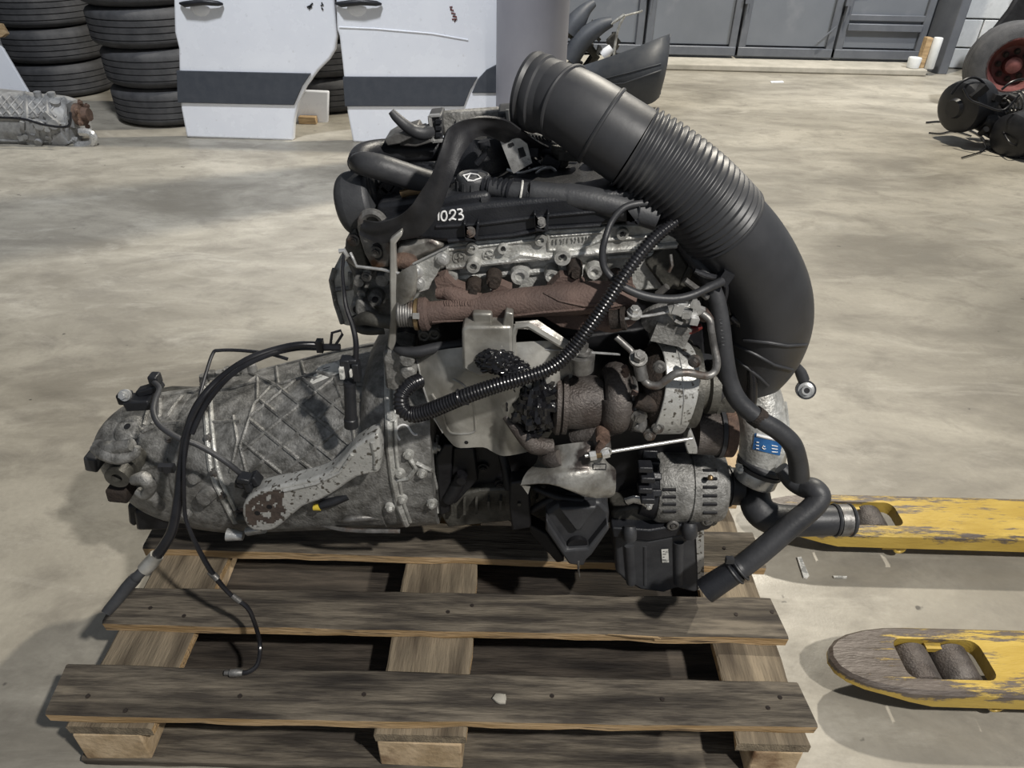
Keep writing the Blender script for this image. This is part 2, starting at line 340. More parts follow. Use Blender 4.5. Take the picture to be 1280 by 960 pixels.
# jamb between gate and block wall
x2 = P(1166, 88, 6.2).x
mb = MB(); mb.prism([V((xs[4], 6.4, 0)), V((x2+.01, 6.12, 0)), V((x2+.09, 6.12, 0)), V((x2+.09, 6.6, 0)), V((xs[4], 6.6, 0))], (0, 0, 4.4)); mb.build('trim_2', M['gateframe'], kind='structure', bevel=.006)
# block wall on the right, each block its own piece
wx = x2+.1; mb = MB(); mb.box((wx+1.6, 6.55, 2.2), (3.2, .2, 4.4)); wr = mb.build('wall_right', M['mortar'], kind='structure')
zj = [0, P(1185, 59, 6.42).z, P(1200, 23, 6.42).z]; hh = zj[2]-zj[1]
rows = [zj[1]-hh*3, zj[1]-hh*2, zj[1]-hh, zj[1]]+[zj[1]+hh*i for i in range(1, 9)]
BW = .62; vj = P(1222, 45, 6.42).x; cache = {}
for i in range(len(rows)-1):
    z0, z1 = max(rows[i], 0), rows[i+1]
    if z1 < .05: continue
    off = vj+(BW/2 if (i-3) % 2 else 0); k = int((wx-off)/BW)-1; x = off+k*BW
    while x < wx+2.6:
        a, b = max(x+.006, wx), min(x+BW-.006, wx+3.2)
        if b-a > .05:
            key = (round(b-a, 3), round(z1-z0, 3))
            if key not in cache:
                q = MB(); q.box((0, 0, 0), (b-a, .06, z1-z0-.012)); o = q.build('block', M['block'], wr, bevel=.006); cache[key] = o
            else:
                o = cache[key].copy(); C.objects.link(o); o.parent = wr
            o.location = ((a+b)/2, 6.43+random.uniform(-.003, .003), (z0+z1)/2)
        x += BW
# round column
mb = MB(); cx = P(665, 60, 3.36); rr = R(cx, 45.5)
mb.lathe((cx.x, 3.36+.1, 0), (cx.x, 3.46, 4.4), [(0, rr*1.02), (.004, rr*1.02), (.005, rr), (1, rr)], 48)
mb.build('trim_3', M['column'], kind='structure')

# ================================================================ tyres
def make_tyre(name, label, loc, R_=.335, W=.215, group=None):
    t = thing(name, label, 'tyre', loc, group); q = MB(); c = V(loc); n = 48
    prof = [(.0, .200), (.004, .215), (.0, .25), (.002, .29), (.018, .322), (.034, .3335)]
    for k in range(4):
        z = .05+k*.035; prof += [(z-.004, .335), (z-.003, .329), (z+.003, .329), (z+.004, .335)]
    prof += [(W-.034, .3335), (W-.018, .322), (W-.002, .29), (W, .25), (W-.004, .215), (W, .2), (W-.03, .185), (W/2, .28), (.03, .185), (0, .2)]
    rs = [[c+V((math.cos(2*math.pi*j/n)*r*R_/.335, math.sin(2*math.pi*j/n)*r*R_/.335, z)) for j in range(n)] for z, r in prof]
    q.rings(rs, caps=False); q.build('tread', M['tyre'], t); 
    q = MB()
    for z in (.006, W-.006): q.ring(c+V((0, 0, z)), (0, 0, 1), .205*R_/.335, .008, 40, 6)
    q.build('bead', M['rubber'], t)
    return t
proto = None
def put_tyre(loc, label, group=None, rz=0):
    global proto
    if proto is None:
        proto = make_tyre('car_tyre', label, loc, group=group); return proto
    r = proto.copy(); C.objects.link(r); r.location = loc; r['label'] = label; r.rotation_euler.z = rz
    if group: r['group'] = group
    elif 'group' in r: del r['group']
    for ch in list(proto.children):
        c = ch.copy(); C.objects.link(c); c.parent = r
    return r
bx, by = -2.14, 4.14
names = ['bottom tyre of the stack left of the white doors, standing on the floor', 'second tyre from the floor in the stack left of the white doors',
         'third tyre from the floor in the stack left of the white doors', 'fourth tyre from the floor in the stack left of the white doors', 'fifth tyre from the floor in the stack left of the white doors',
         'sixth tyre from the floor in the stack left of the white doors']
for i, nm in enumerate(names): put_tyre((bx+random.uniform(-.015, .015)-.008*i, by, .002+i*.218), nm, 'tyres stacked left of the white doors', random.random()*6)
ords = ['bottom', 'second', 'third', 'fourth', 'fifth']
for i in range(5): put_tyre((-3.20+random.uniform(-.02, .02), 4.78, .002+i*.218), ords[i]+' tyre from the floor in the dark stack at the far left', 'tyres in the dark stack at the far left', i)
for i in range(5): put_tyre((-3.95+random.uniform(-.02, .02), 5.2, .002+i*.218), ords[i]+' tyre from the floor in the stack behind the grey gearbox', 'tyres stacked at the left corner', i)
for i in range(5): put_tyre((-1.25+random.uniform(-.02, .02), 4.55, .002+i*.218), ords[i]+' tyre from the floor in the stack seen between the two white doors', 'tyres stacked behind the white doors', i)

# ================================================================ van doors
def van_door(label, out, band, band_step, o, extra):
    n = V((0, 1, -.06)).normalized(); o = V(o); t = thing('van_door', label, 'van door', o)
    pts = [PL(a, b, o, n) for a, b in spline(out, 1)]
    q = MB(); q.prism(pts, n*.045); q.build('door_skin', M['vanwhite'], t, bevel=.012, seg=3)
    q = MB(); q.prism([PL(a, b, o, n)-n*.012 for a, b in band], n*.02); q.build('side_moulding', M['trimgrey'], t, bevel=.003)
    extra(t, o, n); return t
def handle(t, o, n, x, y, s=1, cut=None):
    q = MB(); q.tube([PL(x-40*s, y+1, o, n)-n*.012, PL(x-30*s, y+2, o, n)-n*.03, PL(x, y-1, o, n)-n*.04, PL(x+25*s, y+1, o, n)-n*.028, PL(x+31*s, y+2, o, n)-n*.01], [.006, .015, .016, .013, .006], 12); q.build('handle', M['plastic'], t)
    q = MB(); c = PL(x-6, y+7, o, n); q.sphere(c-n*.0, .055, 16, (1, .25, .75)); q.build('handle_cup', M['vanwhite'], t)
def ex1(t, o, n):
    handle(t, o, n, 256, 3, .75)
    q = MB()
    for l in ([(384, 9), (388, 7), (391, 4)], [(386, 11), (390, 8)], [(402, 3), (404, 6), (401, 7)], [(402, 10), (404, 12)]):
        q.tube([PL(a, b, o, n)-n*.002 for a, b in l], .004, 6)
    q.build('pen_marks', M['plastic'], t)
d1 = van_door('white van door with dark grey moulding, left of the two leaning by the tyres', [(214, -150), (217, 0), (218, 40), (223, 60), (224, 110), (226, 135), (233, 172), (367, 176), (368, 150), (372, 130), (383, 108), (398, 88), (412, 74), (419, 62), (421, 45), (416, -10), (405, -150)],
    [(221.5, 88), (389, 91.5), (378, 108), (368, 131), (223, 128)], 0, G(300, 174), ex1)
def ex2(t, o, n):
    handle(t, o, n, 452, 3, .8)
    q = MB()
    for l in ([(562, 9), (565, 8), (563, 12), (567, 13)], [(564, 16), (569, 17), (566, 20), (571, 21)], [(565, 24), (571, 24), (568, 27)]): q.tube([PL(a, b, o, n)-n*.002 for a, b in l], .0035, 6)
    q.build('red_pen_marks', M['darkred'], t)
    q = MB(); q.tube([PL(a, b, o, n)-n*.003 for a, b in ((424, 34), (470, 36), (540, 42), (585, 50))], .004, 6, flat=.5); q.build('crease', M['vanwhite'], t)
    q = MB(); q.prism([PL(a, b, o, n)-n*.01 for a, b in ((590, 116), (598, 98), (608, 87), (625, 78), (640, 76), (660, 116))], n*.012); q.build('side_moulding', M['trimgrey'], t, bevel=.003)
d2 = van_door('white van door with dark grey moulding, nearer the round grey column', [(416, -150), (420, 0), (421, 36), (424, 45), (428, 80), (430, 100), (434, 140), (441, 178), (560, 182), (680, 184), (690, 60), (690, -150)],
    [(429, 95.5), (597, 96), (587, 114), (580, 132.5), (431.5, 132.5)], 0, G(500, 179), ex2)
# small white panel behind the doors
mb = MB(); o = V((-1.1, 4.05, 0)); nn = V((0, 1, 0)); mb.prism([PL(a, b, o, nn) for a, b in ((360, 112), (411, 114), (410, 152), (407, 157), (360, 157))], (0, .03, 0))
tag(mb.build('pale_sheet', M['vanwhite'], bevel=.01, org=PL(385, 157, o, nn)), 'small pale panel standing behind the gap between the van doors', 'panel')
mb = MB(); c = G(380, 160); mb.box((c.x, 4.02, .022), (.11, .05, .044)); tag(mb.build('wood_offcut', M['timber'], bevel=.003, org=(c.x, 4.02, 0)), 'small pale wood scrap under the pale panel behind the van doors', 'wood')

# ================================================================ left background: second gearbox, leaning panel
t = thing('spare_gearbox', 'grey cast gearbox lying on the floor by the tyres at the far left', 'gearbox', G(60, 186))
q = MB(); loftX(q, [(-60, 118, 190, 3.58), (-10, 114, 186, 3.58), (30, 117, 185, 3.58), (60, 121, 186, 3.58), (85, 123, 186, 3.58), (98, 128, 182, 3.58)], 24, 2.6, 3); bg = q.bvh(); q.build('casing', M['alu_far'], t)
q = MB()
for k in range(9):
    stroke(q, bg, [(-8+k*11, 119), (-32+k*11, 146)], .006); stroke(q, bg, [(-42+k*11, 119), (-18+k*11, 146)], .006)
for x in (32, 58, 80): stroke(q, bg, [(x, 116), (x+2, 150), (x+6, 184)], .011)
stroke(q, bg, [(-10, 148), (30, 149), (90, 156)], .009); stroke(q, bg, [(-10, 175), (50, 177), (90, 176)], .008)
q.build('rib_lattice', M['alu_far'], t)
q = MB(); rnd = random.Random(3)
for k in range(34):
    h, nn = hit(bg, rnd.uniform(28, 96), rnd.uniform(120, 182))
    if h is None: continue
    if k % 3 == 0: q.bolt(h, nn, .012, .012)
    elif k % 3 == 1: q.cyl(h-nn*.01, h+nn*rnd.uniform(.015, .035), rnd.uniform(.012, .028), n=12)
    else: q.box(h, (rnd.uniform(.03, .08), .03, rnd.uniform(.02, .06)), Matrix.Rotation(rnd.random()*3, 3, 'Y'))
q.build('boss', M['alu_far'], t, kind='stuff')
q = MB(); c = P(101, 143, 3.5); q.lathe(c-V((.02, 0, 0)), c+V((.05, 0, 0)), [(0, .06), (.5, .06), (.55, .04), (1, .035)], 20)
for k in range(6): a = k*math.pi/3; q.bolt(c+V((.015, math.sin(a)*.065, math.cos(a)*.065)), (1, 0, 0), .011, .012)
q.build('output_flange', M['rotor'], t)
q = MB(); px_tube(q, [(100, 165, 3.44, 5), (112, 166, 3.44, 5), (117, 172, 3.44, 5), (114, 180, 3.44, 5), (95, 182, 3.44, 5)], 3, 8); q.build('mount_bracket', M['steel'], t)
q = MB(); px_tube(q, [(0, 147, 3.38, 1.6), (30, 149, 3.38, 1.6), (55, 156, 3.38, 1.6), (85, 158, 3.38, 1.6), (88, 140, 3.4, 1.6)], 4, 8); q.build('cable', M['conduit'], t)
o = V((-2.9, 4.0, 0)); nn = V((0, 1, -.2)).normalized()
mb = MB(); mb.prism([PL(a, b, o, nn) for a, b in ((-40, -20), (-4, 42), (0, 55), (36, 116), (40, 150), (-40, 150))], nn*.02)
tag(mb.build('white_sheet', M['vanwhite'], bevel=.004, org=(-3.2, 4.0, 0)), 'pale white sheet with a slanting edge leaning behind the grey spare gearbox', 'panel')
mb = MB(); mb.prism([PL(a, b, V((-2.9, 3.96, 0)), nn) for a, b in ((-12, 28), (0, 29), (8, 42), (2, 46), (-14, 48))], nn*.03)
tag(mb.build('cardboard_piece', M['timber'], org=(-3.2, 3.96, .5)), 'small tan cardboard corner resting on the white sheet at the far left', 'cardboard')

# ================================================================ bumper and front-end parts by the column
t = thing('bumper', 'black plastic bumper standing on its end right of the round column', 'bumper', (.95, 4.7, 0))
q = MB(); top = [(716, 87), (750, 76), (790, 62), (820, 50), (838, 43)]; bot = [(720, 122), (750, 130), (785, 134), (812, 130), (824, 122)]
rs = []
for i, (a, b) in enumerate(zip(spline(top, 5), spline(bot, 5))):
    u = i/20; Yt = 4.85-.25*math.sin(u*math.pi*.8); Yb = 4.78-.25*math.sin(u*math.pi*.8)
    col = [P(a[0]+(b[0]-a[0])*s_+(3*math.sin(s_*math.pi)), a[1]+(b[1]-a[1])*s_, Yt+(Yb-Yt)*s_-.10*math.sin(s_*math.pi)) for s_ in [k/6 for k in range(7)]]
    for p in col: p.z = max(p.z, .003)
    rs.append(col+[p+V((0, .03, .0)) for p in reversed(col)])
q.rings(rs); bb = q.bvh(); q.build('bumper_skin', M['trimgrey'], t, ang=50)
q = MB(); stroke(q, bb, [(735, 108), (780, 104), (826, 88)], .006); stroke(q, bb, [(750, 100), (790, 90), (826, 80)], .005); q.build('body_line', M['trimgrey'], t)
q = MB(); px_tube(q, [(838, 43, 4.70, 1.6), (834, 60, 4.66, 1.4), (828, 90, 4.64, 1.2), (825, 118, 4.65, 1)], 3, 8); q.build('edge_strip', M['gate'], t)
t = thing('front_end_frame', 'heap of dark mechanical parts with a pale bar behind the black bumper', 'car part', (.55, 5.30, 0))
q = MB(); rnd = random.Random(11)
px_tube(q, [(712, 40, 5.25, 14), (722, 25, 5.25, 12), (732, 12, 5.27, 8), (742, 4, 5.30, 5)], 4, 10)
px_tube(q, [(712, 75, 5.20, 12), (728, 50, 5.20, 12), (748, 34, 5.20, 10), (765, 27, 5.20, 6)], 4, 10)
q.build('mudguard', M['trimgrey'], t)
q = MB()
for k in range(26):
    a, b = rnd.uniform(710, 768), rnd.uniform(30, 82); p = P(a, b, 5.27+rnd.uniform(-.06, .1))
    q.box(p, (rnd.uniform(.02, .11), .06, rnd.uniform(.02, .09)), Matrix.Rotation(rnd.random()*3, 3, 'Y'))
q.build('bracket', M['alu_d'], t, kind='stuff')
q = MB(); px_tube(q, [(764, 30, 5.17, 1.3), (779, 20, 5.15, 2.2), (780, 20, 5.15, 2.0), (772, 38, 5.15, 1.6), (767, 70, 5.15, 1.6)], 3, 8); px_tube(q, [(779, 20, 5.15, 1.2), (799, 15, 5.17, 1.2), (803, 13, 5.17, 1.2)], 2, 8); q.build('support_bar', M['alu_b'], t)
q = MB(); p = P(759, 65, 5.17); q.lathe(p-V((.03, 0, .03)), p+V((.03, 0, .03)), [(0, .03), (.4, .04), (1, .03)], 14); p = P(718, 70, 5.17); q.sphere(p, .035, 10); q.build('reservoir', M['vanwhite'], t)
q = MB()
for a, b, c_, d in ((712, 110, 740, 70), (735, 112, 762, 72), (766, 100, 768, 40)): q.tube([P(a, b, 5.30), P(c_, d, 5.30)], .02, 8)
for x in (720, 750): p = P(x, 90, 5.30); q.box((p.x, 5.30, .02), (.2, .5, .04)); q.box((p.x, 5.30, p.z/2), (.05, .05, p.z))
q.build('support', M['iron'], t)

# ================================================================ right background
mb = MB(); c = P(1160, 75, 6.05); mb.box((c.x-.03, 6.10, .055+.12), (.05, .07, .24)); tag(mb.build('wood_post_offcut', M['timber'], bevel=.004, org=(c.x, 6.1, .055)), 'short upright pale wood offcut at the right foot of the grey gate', 'wood')
mb = MB(); mb.lathe((c.x+.035, 6.06, .055), (c.x+.035, 6.06, .30), [(0, .035), (.02, .038), (.96, .038), (1, .034)], 20); tag(mb.build('white_tube', M['block'], org=(c.x+.05, 6.06, .055)), 'short white upright tube beside the wood offcut at the gate', 'tube')
mb = MB(); c = P(1147, 82, 6.08); mb.lathe((c.x-.045, 6.07, .055), (c.x-.045, 6.07, .14), [(0, .04), (.05, .05), (.9, .055), (1, .05)], 20); tag(mb.build('white_cup', M['block'], org=(c.x, 6.08, .055)), 'small white pot standing on the sill left of the wood offcut', 'pot')
# steel wheel with red centre
t = thing('truck_wheel', 'dark tyre standing upright with a faded red wheel centre at the right edge', 'wheel', (P(1268, 70, 4.9).x, 4.9, 0))
ax = V((-.35, -.93, .12)).normalized(); c = V((P(1268, 70, 4.9).x, 4.9, .292)); q = MB(); K = .52
q._lathe(c-ax*.14, c+ax*.14, [(a_, b_*K) for a_, b_ in [(0, .32), (0, .40), (.03, .50), (.12, .545), (.2, .55), (.25, .535), (.3, .55), (.45, .55), (.5, .535), (.55, .55), (.7, .55), (.75, .535), (.8, .55), (.88, .545), (.97, .50), (1, .40), (1, .32)]], 48, False); q.build('tread', M['tyre'], t)
q = MB(); q._lathe(c-ax*.12, c+ax*.14, [(a_, b_*K) for a_, b_ in [(0, .33), (.85, .33), (1, .34), (1, .32), (.8, .30), (.6, .24), (.55, .12), (.8, .10), (.85, .02)]], 40, True)
q.build('rim', M['red'], t)
q = MB(); a1 = ax.orthogonal().normalized(); a2 = ax.cross(a1)
for k in range(8): a = k*math.pi/4; q = MB(); q.bolt(c+ax*.045+(a1*math.cos(a)+a2*math.sin(a))*.17*K, ax, .014, .016); q.build('wheel_nut', M['rust_d'], t)
# axle heap
t = thing('axle_assembly', 'black suspension axle with drums, springs and loose cables on the right floor', 'axle', G(1240, 180))
Ya = 3.95
q = MB(); c = P(1208, 132, Ya); ax = V((.9, .35, .12)).normalized(); q._lathe(c-ax*.11, c+ax*.10, [(0, .02), (0, .05), (.1, .06), (.12, .12), (.2, .145), (.35, .152), (.75, .150), (.95, .14), (1, .10), (1, .02)], 32, True)
q.build('drum', M['plastic'], t)
q = MB(); c = P(1275, 168, 3.7); q._lathe(c-ax*.1, c+ax*.12, [(0, .02), (0, .1), (.1, .13), (.8, .135), (1, .10), (1, .02)], 28, True); q.build('drum', M['plastic'], t)
q = MB(); px_tube(q, [(1215, 130, Ya, 9), (1235, 140, Ya-.05, 12), (1262, 150, Ya-.1, 9), (1300, 155, Ya-.15, 8)], 4, 14); px_tube(q, [(1215, 115, Ya, 4), (1240, 130, Ya, 4), (1280, 140, Ya, 4)], 4, 10)
px_tube(q, [(1226, 150, Ya-.1, 10), (1240, 155, Ya-.1, 13), (1252, 152, Ya-.1, 9)], 4, 12); q.build('axle_beam', M['iron'], t)
q = MB()
for k in range(5): c = P(1256+k*4.5, 133-k*1.5, Ya-.1); q.ring(c, (1, .2, .3), .045+.004*k, .006, 20, 6)
q.build('coil_spring', M['steel_d'], t)
q = MB()
px_tube(q, [(1189, 118, 3.9, 1.6), (1200, 104, 3.9, 1.6), (1215, 97, 3.9, 1.6), (1228, 102, 3.9, 1.6), (1240, 122, 3.88, 1.6), (1250, 145, 3.85, 1.6), (1256, 170, 3.8, 1.4)], 5, 8)
px_tube(q, [(1252, 112, 3.85, 1.5), (1264, 103, 3.85, 1.5), (1278, 99, 3.85, 1.5), (1300, 100, 3.85, 1.5)], 5, 8)
px_tube(q, [(1204, 110, 3.85, 1.4), (1212, 124, 3.8, 1.4), (1228, 131, 3.75, 1.4), (1250, 138, 3.7, 1.4), (1262, 132, 3.7, 1.4), (1275, 118, 3.7, 1.4)], 5, 8)
px_tube(q, [(1254, 165, 3.7, 1.4), (1262, 178, 3.6, 1.2), (1272, 182, 3.6, 1.2), (1290, 180, 3.6, 1.2)], 5, 8)
gp = [G(a, b, .008) for a, b in ((1158, 153), (1176, 152), (1196, 156), (1215, 164), (1228, 172), (1232, 182), (1240, 188), (1262, 195), (1300, 200))]
q.tube(spline([tuple(p) for p in gp], 4), .006, 8)
gp = [G(a, b, .008) for a, b in ((1161, 166), (1175, 167), (1192, 164), (1214, 170))]; q.tube(spline([tuple(p) for p in gp], 4), .005, 8)
gp = [G(a, b, .008) for a, b in ((1202, 197), (1225, 190), (1234, 184), (1248, 183))]; q.tube(spline([tuple(p) for p in gp], 4), .004, 8)
q.build('cable', M['conduit'], t)
q = MB(); rnd = random.Random(5)
for k in range(22):
    p = P(rnd.uniform(1222, 1285), rnd.uniform(112, 172), Ya-.05+rnd.uniform(-.1, .15)); p.z = max(p.z, .05)
    if k % 2: q.box(p, (rnd.uniform(.03, .09), .06, rnd.uniform(.03, .08)), Matrix.Rotation(rnd.random()*3, 3, 'Y'))
    else: q.cyl(p, p+V((rnd.uniform(-.05, .05), -.04, rnd.uniform(-.03, .05))), rnd.uniform(.015, .035), n=12)
q.build('linkage', M['iron'], t, kind='stuff')
# dark engine heap by the block wall
t = thing('rear_machine', 'dark machine body with a knob leaning against the white block wall', 'machine', (3.9, 5.6, 0))
q = MB(); q.prism([P(a, b, 5.95) for a, b in ((1216, 84), (1222, 62), (1232, 52), (1240, 40), (1262, 12), (1275, -10), (1330, -10), (1330, 90), (1240, 95))], (0, .05, 0)); q.build('body', M['iron'], t, bevel=.02)
q = MB(); q.sphere(P(1243, 42, 5.9), .06, 14, (1.1, .6, .8)); px_tube(q, [(1235, 48, 5.92, 2), (1235, 62, 5.92, 3), (1228, 78, 5.92, 4)], 3, 8); q.build('knob', M['iron'], t)

# ================================================================ litter on the floor
def scrap(pix, label, cat, m='block', name='paper_scrap', z=.004):
    q = MB(); q.prism([G(a, b, .0015) for a, b in pix], (0, 0, z)); tag(q.build(name, M[m], org=G(*pix[0])), label, cat)
scrap([(963, 102), (978, 101.5), (980, 103.5), (964, 104)], 'thin white paper strip on the floor in front of the gate', 'paper')
scrap([(996, 698), (1001, 697), (1011, 721), (1008, 724), (1004, 723)], 'white plastic strip on the floor beside the pallet under the far fork', 'plastic', 'sticker', 'plastic_strip')
scrap([(1041, 721), (1058, 721.5), (1058, 723.5), (1042, 723)], 'tiny pale sliver on the floor in the far fork shadow', 'plastic', 'sticker', 'plastic_sliver')
# ================================================================ pallet
pal = thing('wooden_pallet', 'weathered wooden pallet under the engine, seen from its long side', 'pallet', (0, .4, 0))
TZ = .144; TH = .024
rnd = random.Random(2)
def plank(name, c4, z0, z1, m, nseg=26, jag=.003, edge=True, sub_noise=.0015):
    """c4: front-left, front-right, back-right, back-left (x, y). Edge split and chipped along the long side."""
    fl, fr, br, bl = [V((a, b, 0)) for a, b in c4]; q = MB(); prof = []
    alongx = abs(fr.x-fl.x) > abs(bl.y-fl.y)
    rs = []
    for i in range(nseg+1):
        u = i/nseg
        f, b = (fl.lerp(fr, u), bl.lerp(br, u)) if alongx else (fl.lerp(bl, u), fr.lerp(br, u))
        n1 = mn.noise(V((f.x*9, f.y*30, z1*50)))*jag; n2 = mn.noise(V((f.x*14, f.y*30, 7)))*jag*1.4
        d = (f-b).normalized(); zt = z1+mn.noise(V((f.x*4, f.y*9, 3)))*sub_noise
        rs.append([f+d*(n1)+V((0, 0, zt-.0035)), f+d*(n1-.004)+V((0, 0, zt)), b-d*(n2-.004)+V((0, 0, zt)), b-d*n2+V((0, 0, zt-.004)), b-d*n2+V((0, 0, z0)), f+d*(n1-.002+n2)+V((0, 0, z0))])
    n = 6; vs = [p for r in rs for p in r]; fs = []; mi = []
    for i in range(nseg):
        for j in range(n):
            fs.append((i*n+j, i*n+(j+1) % n, (i+1)*n+(j+1) % n, (i+1)*n+j)); mi.append(1 if (edge and j in (5, 3)) else 0)
    fs += [tuple(range(n)), tuple(nseg*n+j for j in range(n-1, -1, -1))]; mi += [0, 0]
    q.add(vs, fs); q.m = mi
    return q.build(name, [M[m], M['woodedge']], pal, ang=25)
def gxy(px, py, z=TZ): p = G(px, py, z); return (p.x, p.y)
def deck(fl, fr, br, bl): return plank('deck_board', [gxy(*fl), gxy(*fr), gxy(*br), gxy(*bl)], TZ-TH, TZ, 'board')
B1 = deck((55, 893), (1023, 908), (996, 851), (84, 828))
B2 = deck((127, 778), (986, 797), (962, 746), (152, 733))
B3 = deck((178, 684), (958, 708), (940, 664), (200, 643))
for k in (3, 4):
    y0 = .168*k+.015; plank('deck_board', [(-.6, y0), (.6, y0), (.6, y0+.11), (-.6, y0+.11)], TZ-TH, TZ, 'board')
Z1 = TZ-TH-.001
sx = []
for (a, b) in (((112, 812), (233, 812)), ((486, 812), (590, 812)), ((893, 812), (1000, 812))):
    x0, x1 = gxy(*a, Z1)[0], gxy(*b, Z1)[0]; sx.append((x0, x1))
sx = [(-.585, sx[0][1]), sx[1], (sx[2][0], .59)]
for i, (x0, x1) in enumerate(sx):
    plank('stringer_board', [(x0, .002), (x1, .002), (x1-.003, .798), (x0+.004, .798)], Z1-.021, Z1, 'board_x', edge=True)
# blocks
for i, (x0, x1) in enumerate(sx):
    for j, y in enumerate((.0, .345, .70)):
        q = MB(); zt = Z1-.022; xa, xb = x0+.004, x1-.006
        if i == 0: xb = x1-.025
        if i == 2: xa = x0+.03
        c = V(((xa+xb)/2, y+.05, (zt+.024)/2)); q.box(c, (xb-xa, .098, zt-.024), Matrix.Rotation(rnd.uniform(-.03, .03), 3, 'Z')); q.build('block', M['block_w'], pal, bevel=.003)
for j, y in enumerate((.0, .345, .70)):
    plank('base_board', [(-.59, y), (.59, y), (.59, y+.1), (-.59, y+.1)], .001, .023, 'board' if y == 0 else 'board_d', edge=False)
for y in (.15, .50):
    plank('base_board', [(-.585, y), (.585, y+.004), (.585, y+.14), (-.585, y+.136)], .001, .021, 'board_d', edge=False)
# nail heads and chips
nail0 = None
for (a, b) in ((188, 760), (230, 770), (110, 870), (312, 660), (157, 888), (455, 868), (690, 870), (828, 874), (975, 872), (965, 765), (920, 768), (560, 765), (300, 870), (960, 885), (590, 757), (905, 685)):
    p = G(a, b, TZ+.0005)
    if nail0 is None:
        q = MB(); o_ = V(pal['org']); q.cyl(o_-V((0, 0, .003)), o_+V((0, 0, .0012)), .0035, n=10); nail0 = q.build('nail', M['rust_d'], pal); n_ = nail0
    else: n_ = nail0.copy(); C.objects.link(n_); n_.parent = pal
    n_.location = p-V(pal['org'])
# oil stain spot is part of the wood grain; small stone on the front board
mb = MB(); p = G(625, 875, TZ); rs = []
for k, (rr, z) in enumerate(((.0075, 0), (.0105, .002), (.010, .005), (.006, .0075))):
    rs.append([p+V((math.cos(a*.7854)*rr*(1+.25*math.sin(a*2.1)), math.sin(a*.7854)*rr*1.0*(1+.2*math.cos(a*1.7)), z+.001)) for a in range(8)])
mb.rings(rs); tag(mb.build('pebble', M['sill'], org=p), 'small pale pebble lying on the front pallet board', 'stone')
mb = MB(); p = G(822, 796, TZ); mb.tube([G(760, 793, TZ+.002), G(790, 795, TZ+.003), G(822, 797, TZ+.003), G(826, 799, TZ+.002)], [.0008, .0025, .003, .001], 6, flat=.5); mb.build('splinter', M['timber'], pal)

# timber supports under the engine
mb = MB(); mb.box((.10, .545, TZ+.03), (.40, .09, .056)); tag(mb.build('timber_chock', M['timber'], bevel=.004, org=(.1, .545, TZ)), 'pale timber chock on the pallet under the middle of the engine', 'timber')
p0, p1 = G(905, 650, TZ), G(962, 655, TZ)
mb = MB(); mb.hexa([V((.40, .56, TZ+.001)), V((.61, .54, TZ+.001)), V((.62, .64, TZ+.001)), V((.40, .66, TZ+.001))], [V((.40, .56, TZ+.05)), V((.61, .54, TZ+.045)), V((.62, .64, TZ+.05)), V((.40, .66, TZ+.05))])
tag(mb.build('timber_chock', M['block_w'], bevel=.004, org=(.5, .6, TZ)), 'pale timber chock at the right rear of the pallet behind the sump', 'timber')

